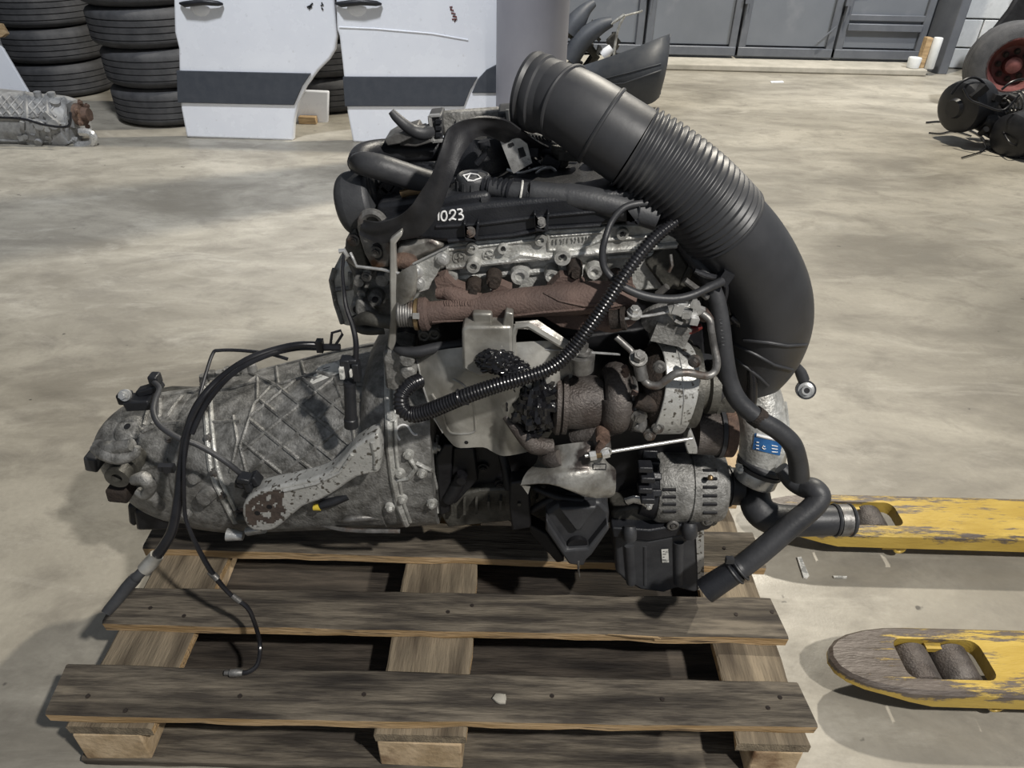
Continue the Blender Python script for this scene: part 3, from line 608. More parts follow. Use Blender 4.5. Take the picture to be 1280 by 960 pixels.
# ================================================================ pallet truck
trk = thing('pallet_truck', 'worn yellow pallet truck whose two forks reach in from the right', 'pallet truck', (1.9, .35, 0))
def fork(y0, y1, xt, zt=.085, skirt=.05, hx0=.86, hx1=.995, label=None):
    xe = 1.95; yc = (y0+y1)/2; W = (y1-y0)
    # outline (x, y) of the fork with rounded tip
    def outline(off=0):
        pts = [(xe, y0+off), (xt+.165, y0+off)]
        for k in range(1, 12):
            a = -math.pi/2-k*math.pi/12*1.0; pts.append((xt+.165+(.165-off)*math.cos(a)*1.0, yc+(W/2-off)*math.copysign(abs(math.sin(a))**.9, math.sin(a))))
        return pts+[(xt+.165, y1-off), (xe, y1-off)]
    q = MB(); o1 = outline(0); o2 = outline(.006)
    # opening (rounded, slanted)
    hole = []; r = .018
    hy0, hy1 = y0+.028, y1-.028; sk = 0
    for cx_, cy_, a0 in ((hx1-r, hy0+r, -90), (hx1-r, hy1-r, 0), (hx0+r, hy1-r, 90), (hx0+r, hy0+r, 180)):
        for k in range(5): a = math.radians(a0+k*22.5); hole.append((cx_+r*math.cos(a), cy_+r*math.sin(a)))
    bm = bmesh.new(); lo = []
    ov = [bm.verts.new((a, b, zt)) for a, b in o2]; hv = [bm.verts.new((a, b, zt)) for a, b in hole]
    es = [bm.edges.new((ov[i], ov[(i+1) % len(ov)])) for i in range(len(ov))]+[bm.edges.new((hv[i], hv[(i+1) % len(hv)])) for i in range(len(hv))]
    bmesh.ops.triangle_fill(bm, use_beauty=True, edges=es); bmesh.ops.recalc_face_normals(bm, faces=bm.faces)
    bm.verts.index_update(); q.add([v.co.copy() for v in bm.verts], [tuple(v.index for v in f.verts) for f in bm.faces]); bm.free()
    # shoulder + skirt, tip skirt shallower
    n = len(o1); vs = []; fs = []
    for i, ((a, b), (c_, d)) in enumerate(zip(o2, o1)):
        sk_ = skirt*(min(1, max(.45, (a-xt)/.2)))
        vs += [V((a, b, zt)), V((c_, d, zt-.006)), V((c_, d, zt-sk_)), V((a, b, zt-sk_))]
    for i in range(n-1):
        for j in range(3): fs.append((i*4+j, i*4+j+1, (i+1)*4+j+1, (i+1)*4+j))
    q.add(vs, fs)
    m = len(hole); q.add([V((a, b, zt)) for a, b in hole]+[V((a, b, zt-.03)) for a, b in hole], [(i, (i+1) % m, m+(i+1) % m, m+i) for i in range(m)])
    ob = q.build('fork', M['yellow'], trk, ang=30)
    at = ob.data.attributes.new('wear', 'FLOAT', 'POINT')
    for i, v in enumerate(ob.data.vertices):
        x = v.co.x+1.9; z = v.co.z; wv = 0
        wv = max(wv, .30-.9*(x-xt))
        if abs(z-(zt-.006)) < .004 and x > xt+.15: wv = .12
        if z < zt-.02: wv = -.10
        at.data[i].value = wv
    # rollers
    for xc in (hx0+.040, hx0+.113):
        q = MB(); a = V((xc, y0+.031, zt-.038)); b = V((xc, y1-.031, zt-.038)); q._lathe(a, b, [(0, .008), (0, .031), (.05, .0355), (.95, .0355), (1, .031), (1, .008)], 28, True); q.build('roller', M['turbo'], ob)
    q = MB()
    for y in (y0+.026, y1-.026): q.box((hx0+.06, y, zt-.04), (.13, .006, .03))
    for xc in (hx0+.040, hx0+.113): q.cyl((xc, y0+.02, zt-.036), (xc, y1-.02, zt-.036), .007, n=10)
    q.box(((hx0+hx1)/2, y1-.036, zt-.014), (.03, .012, .01)); q.build('roller_bracket', M['yellow'], ob)
    q = MB(); q.ring((hx0+.165, y0+.012, zt-skirt-.006), (0, 1, 0), .011, .0035, 18, 6); q.box((hx0+.15, y0+.012, zt-skirt+.003), (.05, .006, .02)); q.build('link_eye', M['yellow'], ob)
    return ob
ZF = .088
y1a, y1b = G(1200, 868, ZF).y, G(1200, 784, ZF).y; y2a, y2b = G(1200, 671, ZF).y, G(1200, 620, ZF).y
h1 = (G(1140, 853, ZF).x, G(1250, 850, ZF).x); h2 = (G(1042, 666, ZF).x, G(1135, 662, ZF).x)
print('forks', y1a, y1b, y2a, y2b, h1, h2)
fork(y1a, y1b, G(1036, 815, ZF).x, ZF, .048, h1[0], h1[1]); fork(y2a, y2b, G(1036, 815, ZF).x-.03, ZF, .048, h2[0], h2[1])
# truck body beyond the frame
q = MB(); q.box((2.0, (y1a+y2b)/2, .16), (.16, y2b-y1a, .16)); q.build('carriage', M['yellow'], trk, bevel=.01)
q = MB(); q.cyl((2.2, .33, .1), (2.2, .33, .5), .05); q.tube([(2.2, .33, .45), (2.45, .33, 1.1)], .016, 12); q.ring((2.47, .33, 1.18), (.93, 0, -.36), .09, .013); q.build('pump_and_handle', M['iron'], trk)
q = MB()
for y in (.28, .38): q.cyl((2.2, y-.025, .09), (2.2, y+.025, .09), .088, n=28)
q.build('steering_wheel_roller', M['rubber'], trk)
# ================================================================ engine with gearbox
eng = thing('engine_with_gearbox', 'used diesel engine with turbocharger and long finned gearbox resting on the wooden pallet', 'engine', (0, .42, TZ))
def part(q, name, m, parent=None, **k): return q.build(name, M[m] if isinstance(m, str) else [M[x] for x in m], parent or eng, **k)
XA = V((1, 0, 0)); NY = V((0, -1, 0))
# ---- gearbox casing
GYc = .43
q = MB()
loftX(q, [(250, 491, 650, GYc), (258, 484, 656, GYc), (300, 472, 660, GYc), (350, 460, 658, GYc), (400, 446, 656, GYc), (440, 437, 654, GYc), (470, 431, 652, GYc), (492, 427, 652, GYc)], 40, 2.3, 4)
bv = q.bvh(); casing = part(q, 'gearbox_casing', 'alu'); GB = bv
q = MB(); poly = [(338, 484), (398, 466), (418, 472), (442, 540), (445, 585), (400, 600), (345, 604), (318, 598), (300, 560), (318, 505)]
def lattice(q, bv, poly, d, step, r):
    d = V((d[0], d[1])).normalized(); nrm = V((-d.y, d.x)); c0 = V((375, 540))
    for k in range(-9, 10):
        base = c0+nrm*(k*step); run = []; best = []
        for i in range(-60, 61):
            p = base+d*(i*3)
            if inside(p.x, p.y, poly): run.append((p.x, p.y))
            else:
                if len(run) > len(best): best = run
                run = []
        if len(best) > 3: stroke(q, bv, [best[0], best[-1]], r, off=.0005)
lattice(q, bv, poly, (.77, .62), 27, .0036); lattice(q, bv, poly, (.78, -.62), 27, .0036)
stroke(q, bv, [(300, 560), (318, 505), (338, 484), (398, 466), (418, 472)], .0035); stroke(q, bv, [(418, 472), (442, 540), (446, 585)], .003)
part(q, 'rib_lattice', 'alu', casing)
q = MB()
for l in ([(310, 466), (330, 474), (345, 482)], [(345, 455), (348, 480)], [(375, 446), (381, 468), (395, 474)], [(300, 470), (360, 455), (420, 440), (478, 430)], [(305, 482), (322, 470), (322, 500)],
          [(258, 490), (290, 486), (320, 478)], [(262, 528), (300, 526)], [(288, 590), (293, 570), (297, 550), (292, 520)], [(300, 556), (306, 580), (312, 605)], [(418, 480), (470, 482)], [(420, 500), (480, 502)]):
    stroke(q, bv, l, .0032)
part(q, 'rib', 'alu', casing, kind='stuff')
q = MB(); stroke(q, bv, [(253, 476), (256, 500), (259, 530), (261, 560), (264, 585), (270, 604), (283, 630), (294, 652)], .0055, n=8); stroke(q, bv, [(260, 476), (263, 500), (265, 530), (268, 560), (272, 585), (278, 604), (291, 630), (302, 652)], .004, n=8)
part(q, 'casing_seam', 'alu_b', casing)
q = MB()
for a, b in ((258, 514), (262, 548), (268, 590), (280, 618), (298, 640), (345, 610), (420, 600), (322, 620), (255, 484)):
    h, nn = hit(bv, a, b)
    if h: q.bolt(h+nn*.003, nn, .0055, .006)
part(q, 'casing_bolt', 'steel_d', casing, kind='stuff')
q = MB()
for a, b, r, hgt in ((246, 596, .012, .012), (262, 616, .016, .02), (235, 640, .01, .01), (330, 612, .014, .03), (395, 605, .012, .01)):
    h, nn = hit(bv, a, b)
    if h: q.cyl(h-nn*.01, h+nn*hgt, r, r*.8, 16)
part(q, 'casing_boss', 'alu', casing, kind='stuff')
# type sticker on the casing, laid over the curved skin
def patch(bv, quad, nu=8, nv=4, off=.0012):
    q = MB(); vs = []; a, b, c, d = [V(x) for x in quad]
    for i in range(nu+1):
        for j in range(nv+1):
            u, v_ = i/nu, j/nv; p = a.lerp(b, u).lerp(d.lerp(c, u), v_); h, nn = hit(bv, p.x, p.y)
            vs.append(h+nn*off if h else (vs[-1] if vs else P(p.x, p.y, .3)))
    q.add(vs, [(i*(nv+1)+j, (i+1)*(nv+1)+j, (i+1)*(nv+1)+j+1, i*(nv+1)+j+1) for i in range(nu) for j in range(nv)]); return q
part(patch(bv, [(399, 458), (437, 449), (434, 463), (384, 484)]), 'type_sticker', 'sticker')
q = MB()
for l in ([(404, 462), (413, 459.5)], [(401, 466), (411, 463)], [(397, 470), (403, 468)], [(392, 476), (398, 473)]): stroke(q, bv, l, .0005, off=.0018)
part(q, 'printed_lines', 'plastic')
# ---- tail housing
q = MB()
loftX(q, [(262, 487, 652, GYc), (248, 487, 650, GYc), (225, 490, 648, GYc), (200, 493, 640, GYc), (180, 498, 628, GYc-.005), (158, 508, 612, GYc-.01), (140, 522, 592, GYc-.01), (128, 538, 576, GYc-.01)], 40, 2.3, 4)
bt = q.bvh(); tail = part(q, 'tail_housing', 'alu')
q = MB(); px_tube(q, [(118, 560, .30, 6), (132, 568, .285, 9), (150, 572, .28, 9), (168, 568, .28, 6), (172, 558, .285, 4)], 4, 10, flat=1); px_tube(q, [(122, 556, .31, 7), (140, 560, .29, 9), (165, 556, .285, 8)], 4, 10)
part(q, 'tail_boss', 'alu', tail)
q = MB(); h, nn = hit(bt, 162, 536); q._lathe(h-nn*.01, h+nn*.008, [(0, .03), (.55, .028), (.9, .020), (1, .012)], 28); part(q, 'tail_cap', 'alu', tail)
q = MB(); q.cyl(h+nn*.0075, h+nn*.0085, .006, n=16); part(q, 'tail_cap_hole', 'iron', tail)
q = MB(); p = P(150, 592, .285); q._lathe(p+V((0, .05, 0)), p+NY*.012, [(0, .02), (0, .024), (.6, .024), (.62, .020), (1, .020), (1, .009), (.85, .008)], 24, True); part(q, 'drain_plug', 'alu_d', tail)
q = MB(); p = P(118, 575, .33); q.box(p, (.022, .03, .032), Matrix.Rotation(.2, 3, 'Y')); part(q, 'rubber_stop', 'rubber', tail, bevel=.004)
q = MB(); p = P(152, 612, .30); q.box(p, (.035, .04, .028), Matrix.Rotation(.1, 3, 'Y')); part(q, 'plug_block', 'rust_d', tail, bevel=.004)
q = MB()
for l in ([(178, 540), (200, 530), (225, 528)], [(170, 588), (200, 580), (210, 575)], [(190, 500), (183, 520), (180, 532)], [(200, 500), (200, 520), (190, 530)], [(215, 494), (235, 490), (252, 492)], [(228, 496), (218, 508), (210, 520), (200, 524)], [(240, 600), (246, 596)], [(185, 600), (190, 615), (200, 625)]):
    stroke(q, bt, l, .0045)
part(q, 'rib', 'alu', tail, kind='stuff')
q = MB()
for a, b in ((182, 504), (200, 498), (176, 584), (190, 604), (210, 590), (230, 620), (220, 640), (240, 560), (212, 548), (184, 612)):
    h, nn = hit(bt, a, b)
    if h: q.bolt(h, nn, .0055, .006)
part(q, 'housing_bolt', 'steel_d', tail, kind='stuff')
# cast knuckle under the tail
q = MB(); px_tube(q, [(168, 600, .28, 7), (180, 598, .27, 9), (188, 608, .27, 8), (182, 618, .275, 7), (172, 614, .28, 6)], 4, 10); px_tube(q, [(180, 600, .275, 5), (190, 620, .28, 7), (202, 634, .29, 6)], 3, 10)
part(q, 'selector_knuckle', 'alu', tail)
# top of the tail: black connector, flange behind
q = MB(); p = P(174, 497, .36); q.box(p-V((0, 0, .008)), (.045, .03, .020), Matrix.Rotation(-.1, 3, 'Y')); p = P(157, 497, .36); q.box(p, (.022, .02, .02)); p = P(188, 486, .37); q.box(p, (.045, .02, .013), Matrix.Rotation(-.35, 3, 'Y')); p = P(194, 474, .37); q.box(p, (.016, .02, .02)); part(q, 'connector_body', 'plastic', bevel=.003, kind='stuff')
q = MB(); p = P(156, 494, .35); q.bolt(p, NY+V((0, 0, .6)), .007, .01); part(q, 'connector_bolt', 'steel', kind='stuff')
q = MB(); c = P(222, 505, .52); q._lathe(c+V((-.05, .0, -.02)), c+V((.07, 0, -.02)), [(0, .03), (0, .045), (.3, .052), (.8, .052), (1, .04)], 24, True); part(q, 'output_flange', 'alu_d', bevel=.003)
q = MB()
for k in range(7): p = P(256+k*10, 476-k*2.2-(k % 2)*2, .40); q.cyl(p, p+V((0, 0, .012)), .009, .007, 10)
part(q, 'top_boss', 'alu', kind='stuff')
# ---- bell housing
q = MB()
loftX(q, [(474, 424, 654, GYc), (480, 414, 654, GYc), (490, 408, 656, GYc-.002), (505, 404, 656, GYc-.004), (552, 398, 652, GYc-.004)], 44, 2.6, 3, ry=.86)
bb = q.bvh(); bell = part(q, 'bell_housing', 'alu')
q = MB(); stroke(q, bb, [(484, 440), (485, 500), (487, 560), (492, 600), (498, 630), (508, 655)], .006, n=8); stroke(q, bb, [(494, 450), (494, 500), (495, 560), (499, 600), (505, 630), (513, 652)], .003, n=8)
stroke(q, bb, [(512, 572), (520, 585), (510, 598), (495, 600)], .004); stroke(q, bb, [(520, 578), (540, 588), (545, 610)], .004); stroke(q, bb, [(545, 545), (546, 600), (547, 640)], .005)
part(q, 'flange_rim', 'alu_b', bell)
q = MB(); 
for a, b in ((511, 567), (503, 622), (500, 590), (540, 628), (528, 590), (500, 470), (542, 560), (490, 520), (488, 632)):
    h, nn = hit(bb, a, b)
    if h: q.cyl(h-nn*.002, h+nn*.006, .0095, .0085, 16); q.bolt(h+nn*.006, nn, .0055, .005, False)
part(q, 'flange_bolt', 'alu_b', bell, kind='stuff')
q = MB(); stroke(q, bb, [(500, 550), (496, 543), (496, 537), (500, 532), (506, 531), (511, 534), (514, 539), (518, 543), (522, 543)], .0018, off=.0004, flat=1, k=3)
part(q, 'paint_mark', 'white', bell)
q = MB(); 
for a, b in ((508, 452), (510, 468)):
    p = P(a, b, .27); q.cyl(p+V((0, .03, 0)), p, .012, n=18)
q.prism([P(a, b, .285) for a, b in ((478, 440), (500, 436), (516, 440), (519, 480), (500, 492), (482, 486))], (0, .06, 0)); part(q, 'starter_boss', 'alu', bell, bevel=.004, kind='stuff')
# underside pipes and rubber mount of the gearbox
q = MB(); q.prism([P(a, b, .34) for a, b in ((158, 632), (176, 630), (182, 640), (168, 660), (160, 655))], (0, .06, 0)); q.prism([P(a, b, .33) for a, b in ((166, 640), (210, 630), (232, 640), (300, 648), (300, 662), (170, 664))], (0, .16, 0)); part(q, 'rubber_mount', 'iron', bevel=.006, kind='stuff')
q = MB(); px_tube(q, [(250, 632, .30, 4), (290, 636, .29, 5), (330, 636, .28, 5)], 3, 10); px_tube(q, [(400, 640, .30, 4), (425, 650, .28, 4), (440, 648, .27, 5), (478, 646, .28, 4)], 4, 10); px_tube(q, [(385, 650, .30, 3), (430, 662, .28, 3), (500, 664, .28, 3)], 4, 8); part(q, 'drain_pipe', 'steel_d', kind='stuff')
q = MB(); p0, p1 = P(310, 664, .27), P(330, 661, .26); q.cyl(p0, p1, .008, n=14); p0, p1 = P(284, 668, .27), P(304, 670, .27); q.cyl(p0, p1, .012, .008, n=12); part(q, 'mount_pin', 'steel', kind='stuff')
q = MB(); p = P(398, 634, .26); q.cyl(p+V((-.008, 0, 0)), p+V((.004, 0, 0)), .006, n=12); part(q, 'yellow_plug', 'yellowplug')
q = MB(); px_tube(q, [(400, 632, .26, 5), (415, 627, .265, 6), (435, 620, .27, 5)], 3, 10); part(q, 'plug_lead', 'plastic')
# lever/shaft block
q = MB(); px_tube(q, [(300, 648, .275, 7), (330, 645, .265, 8), (350, 640, .26, 8)], 3, 12); part(q, 'cross_shaft', 'alu_d')
# silver arm
q = MB(); arm = [(472, 543), (476, 560), (475, 586), (470, 592), (446, 597), (424, 612), (400, 626), (378, 634), (352, 656), (338, 664), (316, 664), (305, 652), (303, 634), (312, 620), (330, 612), (352, 607), (392, 598), (414, 588), (430, 572), (444, 557), (462, 546)]
q.prism([P(a, b, .222) for a, b in spline(arm, 2)], (0, .032, 0)); ba = q.bvh(); armo = part(q, 'support_arm', 'arm', bevel=.005, seg=3); armo['label'] = 'pale grey pitted arm'
q = MB()
outl = spline([(307, 632), (316, 622), (330, 617), (345, 612), (356, 616), (352, 628), (358, 640), (348, 650), (338, 655), (326, 650), (318, 658), (309, 650), (307, 632)], 3)
for i in range(30):
    for j in range(26):
        a, b = 305+i*2, 610+j*2
        if inside(a+1, b+1, outl) and mn.noise(V((a*.13, b*.13, 0))) > -.32:
            cc = [hit(ba, x_, y_) for x_, y_ in ((a, b), (a+2, b), (a+2, b+2), (a, b+2))]
            if all(c_[0] is not None for c_ in cc): q.add([c_[0]+c_[1]*.0006 for c_ in cc], [(0, 1, 2, 3)])
part(q, 'rust_patch', 'rustp', armo, kind='stuff')
q = MB()
for a, b in ((322, 641), (337, 633)): h, nn = hit(ba, a, b); q.cyl(h+nn*.0002, h+nn*.0014, .0045, n=12)
part(q, 'arm_hole', 'iron', armo, kind='stuff')
q = MB(); stroke(q, ba, [(466, 552), (470, 570), (470, 585)], .004, n=8); stroke(q, ba, [(440, 568), (425, 590), (395, 604), (355, 613)], .003, n=8); part(q, 'arm_rim', 'arm', armo, kind='stuff')

# ---- gearbox cables
q = MB()
px_tube(q, [(402, 431, .34, 4), (375, 431, .33, 4.4), (345, 437, .32, 4.6), (310, 450, .30, 5), (275, 474, .28, 5), (248, 505, .25, 5.2), (234, 540, .235, 5.4), (227, 580, .22, 5.6), (223, 620, .20, 6), (216, 660, .18, 6.3), (205, 682, .17, 6.6), (194, 697, .165, 7)], 6, 12)
px_tube(q, [(402, 436, .345, 2.6), (370, 436, .335, 2.8), (330, 446, .30, 3), (290, 468, .27, 3.2), (258, 505, .25, 3.2), (240, 542, .23, 3.4)], 6, 8)
part(q, 'breather_hose', 'conduit', kind='stuff')
q = MB(); px_tube(q, [(196, 694, .165, 8.5), (188, 704, .16, 9.5), (180, 712, .155, 9)], 2, 14); q2 = part(q, 'foil_sleeve', 'shield'); q2['label'] = 'silver foil sleeve'
q = MB(); px_tube(q, [(181, 711, .155, 6.5), (170, 722, .145, 6.5), (169, 723, .145, 7.8), (158, 735, .135, 7.8), (148, 748, .125, 7.4), (136, 762, .115, 6.8), (132, 767, .11, 6)], 3, 14, zmin=TZ); part(q, 'hose_end', 'plastic_g')
q = MB()
px_tube(q, [(360, 449, .33, 2.2), (335, 442, .33, 2.2), (300, 438, .33, 2.2), (274, 438, .32, 2.2), (266, 442, .315, 2.2), (257, 468, .29, 2.2), (248, 500, .26, 2.2), (238, 530, .235, 2.4), (231, 560, .22, 2.4), (230, 600, .20, 2.4), (231, 640, .185, 2.6), (236, 660, .175, 2.6), (250, 690, .165, 3.2), (268, 720, .155, 3.4), (290, 745, .15, 2.8), (308, 758, .145, 3), (317, 775, .14, 2.8), (325, 805, .13, 2.8), (322, 830, .122, 2.8), (310, 840, .118, 2.8), (297, 841, .117, 2.8)], 5, 8, zmin=TZ+.001)
part(q, 'brake_line', 'conduit')
q = MB(); px_tube(q, [(303, 841, .117, 4), (296, 841, .116, 5), (289, 841, .114, 5), (288, 841, .114, 3.2), (281, 841, .113, 3.2)], 1, 12, zmin=TZ); part(q, 'line_fitting', 'steel_d')
q = MB(); px_tube(q, [(262, 714, .158, 4.2), (272, 724, .153, 4.2)], 1, 10); px_tube(q, [(290, 744, .15, 3.6), (300, 752, .148, 3.8)], 1, 10); part(q, 'line_clip', 'steel_d', kind='stuff')
q = MB()
px_tube(q, [(193, 478, .36, 3.4), (199, 486, .34, 3.4), (194, 500, .30, 3.6), (192, 516, .27, 3.8), (200, 532, .25, 3.8), (222, 547, .235, 3.8), (245, 555, .235, 3.8), (270, 569, .235, 3.6), (290, 583, .235, 3.6), (306, 597, .24, 3.4)], 6, 10)
part(q, 'sensor_cable', 'rubber')
q = MB(); rnd = random.Random(9)
for k in range(9): p = P(312+rnd.uniform(-10, 10), 606+rnd.uniform(-9, 9), .24+rnd.uniform(-.01, .02)); q.box(p, (rnd.uniform(.012, .026), .02, rnd.uniform(.01, .022)), Matrix.Rotation(rnd.random()*3, 3, 'Y'))
part(q, 'cable_plug', 'plastic', kind='stuff', bevel=.002)
q = MB(); q.tube([P(*a) for a in ((402, 434, .34), (425, 434, .34))], .006, 8); q.tube([P(*a) for a in ((413, 432, .34), (415, 416, .34), (426, 413, .34), (428, 418, .34), (419, 432, .34))], .0022, 8); q.box(P(400, 432, .338), (.01, .012, .02)); part(q, 'wire_bracket', 'conduit', kind='stuff')
q = MB(); p = P(212, 585, .245); q.box(p, (.016, .01, .012)); p = P(203, 584, .25); q.box(p, (.01, .01, .01)); part(q, 'cable_clip', 'plastic', kind='stuff')
# hanging sensor with plug
q = MB()
px_tube(q, [(430, 316, .30, 2.2), (428, 340, .29, 2.4), (430, 365, .28, 2.6), (433, 385, .27, 3), (441, 408, .26, 3.4), (445, 430, .25, 3.6), (444, 455, .245, 3.8)], 5, 8); part(q, 'sensor_wire', 'conduit')
q = MB(); q.box(P(433, 458, .245), (.014, .018, .030)); q.box(P(446, 463, .245), (.010, .018, .030)); q.box(P(438, 450, .245), (.02, .014, .008)); sp = part(q, 'sensor_plug', 'plastic', bevel=.002)
q = MB(); q.box(P(428, 465, .236), (.006, .012, .018)); q.box(P(439, 466, .236), (.003, .008, .010)); part(q, 'plug_lock', 'sticker', sp)
q = MB(); a, b = P(437, 477, .245), P(439, 533, .24); q.lathe(a, b, [(0, .009), (.06, .0095), (.07, .0085), (.8, .0092), (.82, .0105), (1, .0105)], 18); part(q, 'sensor_probe', 'plastic')

# ---- cylinder block, black
def facet(pix, Y, dY, name, m, bevel=.004, parent=None, k=1, **kw):
    q = MB(); pprism(q, pix, Y, dY, k); return part(q, name, m, parent, bevel=bevel, **kw)
facet([(556, 500), (575, 440), (880, 400), (885, 560), (870, 640), (700, 662), (640, 655), (560, 600)], .33, .22, 'cylinder_block', 'iron')
facet([(487, 380), (560, 372), (800, 340), (880, 335), (880, 470), (560, 500), (530, 470), (500, 440)], .335, .2, 'block_deck', 'iron')
# bedplate
q = MB(); pprism(q, [(548, 640), (552, 624), (600, 612), (700, 608), (760, 612), (760, 640), (700, 645), (560, 660)], .315, .2); part(q, 'bedplate', 'alu_d', bevel=.004)
q = MB()
for k in range(9): q.box(P(566+k*15, 632-k*.8, .31), (.004, .02, .030))
part(q, 'bedplate_rib', 'alu_d', kind='stuff')
q = MB(); pprism(q, [(545, 572), (555, 556), (566, 556), (562, 640), (550, 646)], .30, .05); pprism(q, [(566, 560), (592, 560), (598, 600), (570, 630), (562, 630)], .31, .04); part(q, 'rear_bracket', 'iron', bevel=.003, kind='stuff')
q = MB(); px_tube(q, [(560, 625, .30, 8), (572, 606, .30, 9), (578, 592, .3, 7)], 3, 10); p = P(577, 598, .29); q.cyl(p, p+NY*.008, .008, n=12); px_tube(q, [(625, 560, .31, 5), (632, 585, .30, 6), (637, 610, .29, 7)], 3, 10); part(q, 'coolant_stub', 'iron', kind='stuff')
facet([(638, 604), (660, 600), (662, 618), (664, 660), (640, 664), (636, 630)], .255, .03, 'mount_strap', 'iron', .003)
q = MB(); p = P(649, 630, .253); q.cyl(p, p+NY*.002, .003, n=10); part(q, 'strap_hole', 'alu_d')
q = MB(); 
for a, b in ((604, 585), (625, 605), (655, 590), (690, 600)): p = P(a, b, .325); q.bolt(p, NY, .007, .006)
part(q, 'block_bolt', 'iron', kind='stuff')
# ---- sump
q = MB(); pprism(q, [(765, 660), (812, 663), (860, 655), (884, 650), (896, 642), (897, 652), (886, 662), (860, 668), (812, 677), (766, 672)], .262, .20); part(q, 'sump_flange', 'plastic', bevel=.003)
q = MB(); sh = [(768, 668), (812, 675), (852, 668), (880, 662), (880, 700), (876, 738), (868, 742), (846, 736), (830, 742), (800, 738), (782, 728), (770, 716)]
def P3(a, b, Y): p = P(a, b, Y); p.z = max(p.z, TZ+.001); return p
q.prism([P3(a, b, .268) for a, b in sh], (0, .20, 0)); sump = part(q, 'sump', 'plastic_g', bevel=.008, seg=3)
bsu = q.bvh()
q = MB()
for a, b, c_, d, r in ((786, 680, 789, 728, 7), (848, 676, 848, 728, 7), (806, 682, 806, 730, 3)): px_tube(q, [(a, b, .270, r), (c_, d, .270, r*.9)], 1, 12)
part(q, 'sump_rib', 'plastic_g', sump, kind='stuff')
q = MB(); pprism(q, [(870, 666), (880, 662), (880, 732), (873, 738)], .265, .006); part(q, 'sump_edge_trim', 'arm', sump)
part(patch(bsu, [(826.5, 685.5), (835, 685), (836, 702), (827.5, 702)], 2, 2, off=.002), 'part_label', 'sticker', sump)
q = MB()
for k in range(4): stroke(q, bsu, [(828.5, 688+k*3.5), (830.5+(k % 2)*2, 688+k*3.5)], .0006, off=.0025)
part(q, 'printed_lines', 'plastic', sump)
# upper sump / ladder frame, dark
q = MB(); pprism(q, [(764, 640), (790, 634), (880, 632), (897, 640), (892, 654), (860, 660), (812, 666), (766, 662)], .285, .2); part(q, 'sump_upper', 'alu_d', bevel=.005)
q = MB()
for a, b, r in ((787, 664, 9), (862, 660, 10)): px_tube(q, [(a, b-6, .262, r*.8), (a, b, .258, r), (a, b+8, .258, r)], 2, 12)
part(q, 'flange_dome', 'plastic_g', kind='stuff')
q = MB()
for a, b in ((841, 657), (884, 651)): p = P(a, b, .262); q.ring(p, NY, .008, .0028, 20, 8); q.bolt(p, NY, .0045, .004, False)
part(q, 'sump_bolt', 'steel_d', kind='stuff')
# ---- engine mount (black, diamond shaped)
q = MB(); pprism(q, [(682, 642), (700, 630), (750, 628), (762, 640), (760, 664), (738, 690), (728, 706), (712, 706), (700, 690), (684, 664)], .235, .07); mt = part(q, 'engine_mount', 'rubber', bevel=.006)
q = MB(); pprism(q, [(698, 636), (747, 634), (726, 664), (719, 664)], .222, .02); part(q, 'mount_plate', 'plastic_g', mt, bevel=.004)
q = MB(); pprism(q, [(683, 650), (708, 688), (735, 686), (760, 655), (762, 662), (740, 694), (733, 700), (730, 708), (711, 706), (704, 696), (682, 664)], .218, .035); part(q, 'mount_yoke', 'rubber', mt, bevel=.004)
q = MB(); p = P(722, 683, .226); q.cyl(p+V((0, .03, 0)), p, .017, n=20); part(q, 'mount_core', 'iron', mt)
facet([(660, 655), (684, 668), (706, 702), (696, 704), (664, 668)], .27, .03, 'mount_bracket', 'iron', .003)
q = MB(); px_tube(q, [(660, 640, .27, 4), (690, 625, .26, 6), (720, 618, .26, 6), (755, 622, .26, 5)], 4, 10); px_tube(q, [(668, 610, .27, 4), (700, 622, .25, 5), (730, 625, .24, 4)], 4, 10); part(q, 'mount_lug', 'iron', kind='stuff')
q = MB(); q.tube([P(723, 700, .22), P(723, 712, .22), P(725, 722, .22)], [.003, .0018, .0005], 6); part(q, 'oil_drip', 'steel_d')
# ---- alternator (axis along X)
ac = P(850, 606, .32); AR = R(ac, 47)
def disc(q, px0, px1, r0, r1=None, c=ac, n=40, dy=0):
    x0, x1 = P(px0, 606, c.y).x, P(px1, 606, c.y).x; return q.cyl((x0, c.y+dy, c.z), (x1, c.y+dy, c.z), r0, r1 or r0, n)
q = MB(); x = lambda p: P(p, 606, ac.y).x
q._lathe((x(816), ac.y, ac.z), (x(903), ac.y, ac.z), [(0, .02), (0, AR*.94), (.06, AR), (.45, AR), (.455, AR*.96), (.475, AR*.96), (.48, AR*1.01), (.86, AR*1.0), (.97, AR*.90), (1, AR*.7), (1, .02)], 48, True)
bal = q.bvh(); alt = part(q, 'alternator', 'alu'); 
q = MB()
for k in range(6):
    for (pa, pb, w_) in ((829, 845, 1), (879, 896, 1)):
        y = 603+k*9 if pa < 850 else 588+k*10.5
        if y > 642 or (pa < 850 and y < 608): continue
        h1, n1 = hit(bal, pa, y); h2, n2 = hit(bal, pb, y)
        if h1 is None or h2 is None: continue
        q.tube([h1+n1*.0003, h2+n1*.0003], .0031, 8, flat=.9, up=(0, 0, 1))
part(q, 'vent_slot', 'iron', alt, kind='stuff')
q = MB(); disc(q, 797, 818, AR*.80, AR*.92); ac2 = part(q, 'alternator_cover', 'plastic', alt)
q = MB()
for k in range(5):
    a = math.radians(-150+k*24); c0 = V((x(808), ac.y+math.cos(a)*AR*.86, ac.z-math.sin(a)*AR*.86)); q.box(c0, (x(816)-x(798), .024, .012), Matrix.Rotation(-a, 3, 'X'))
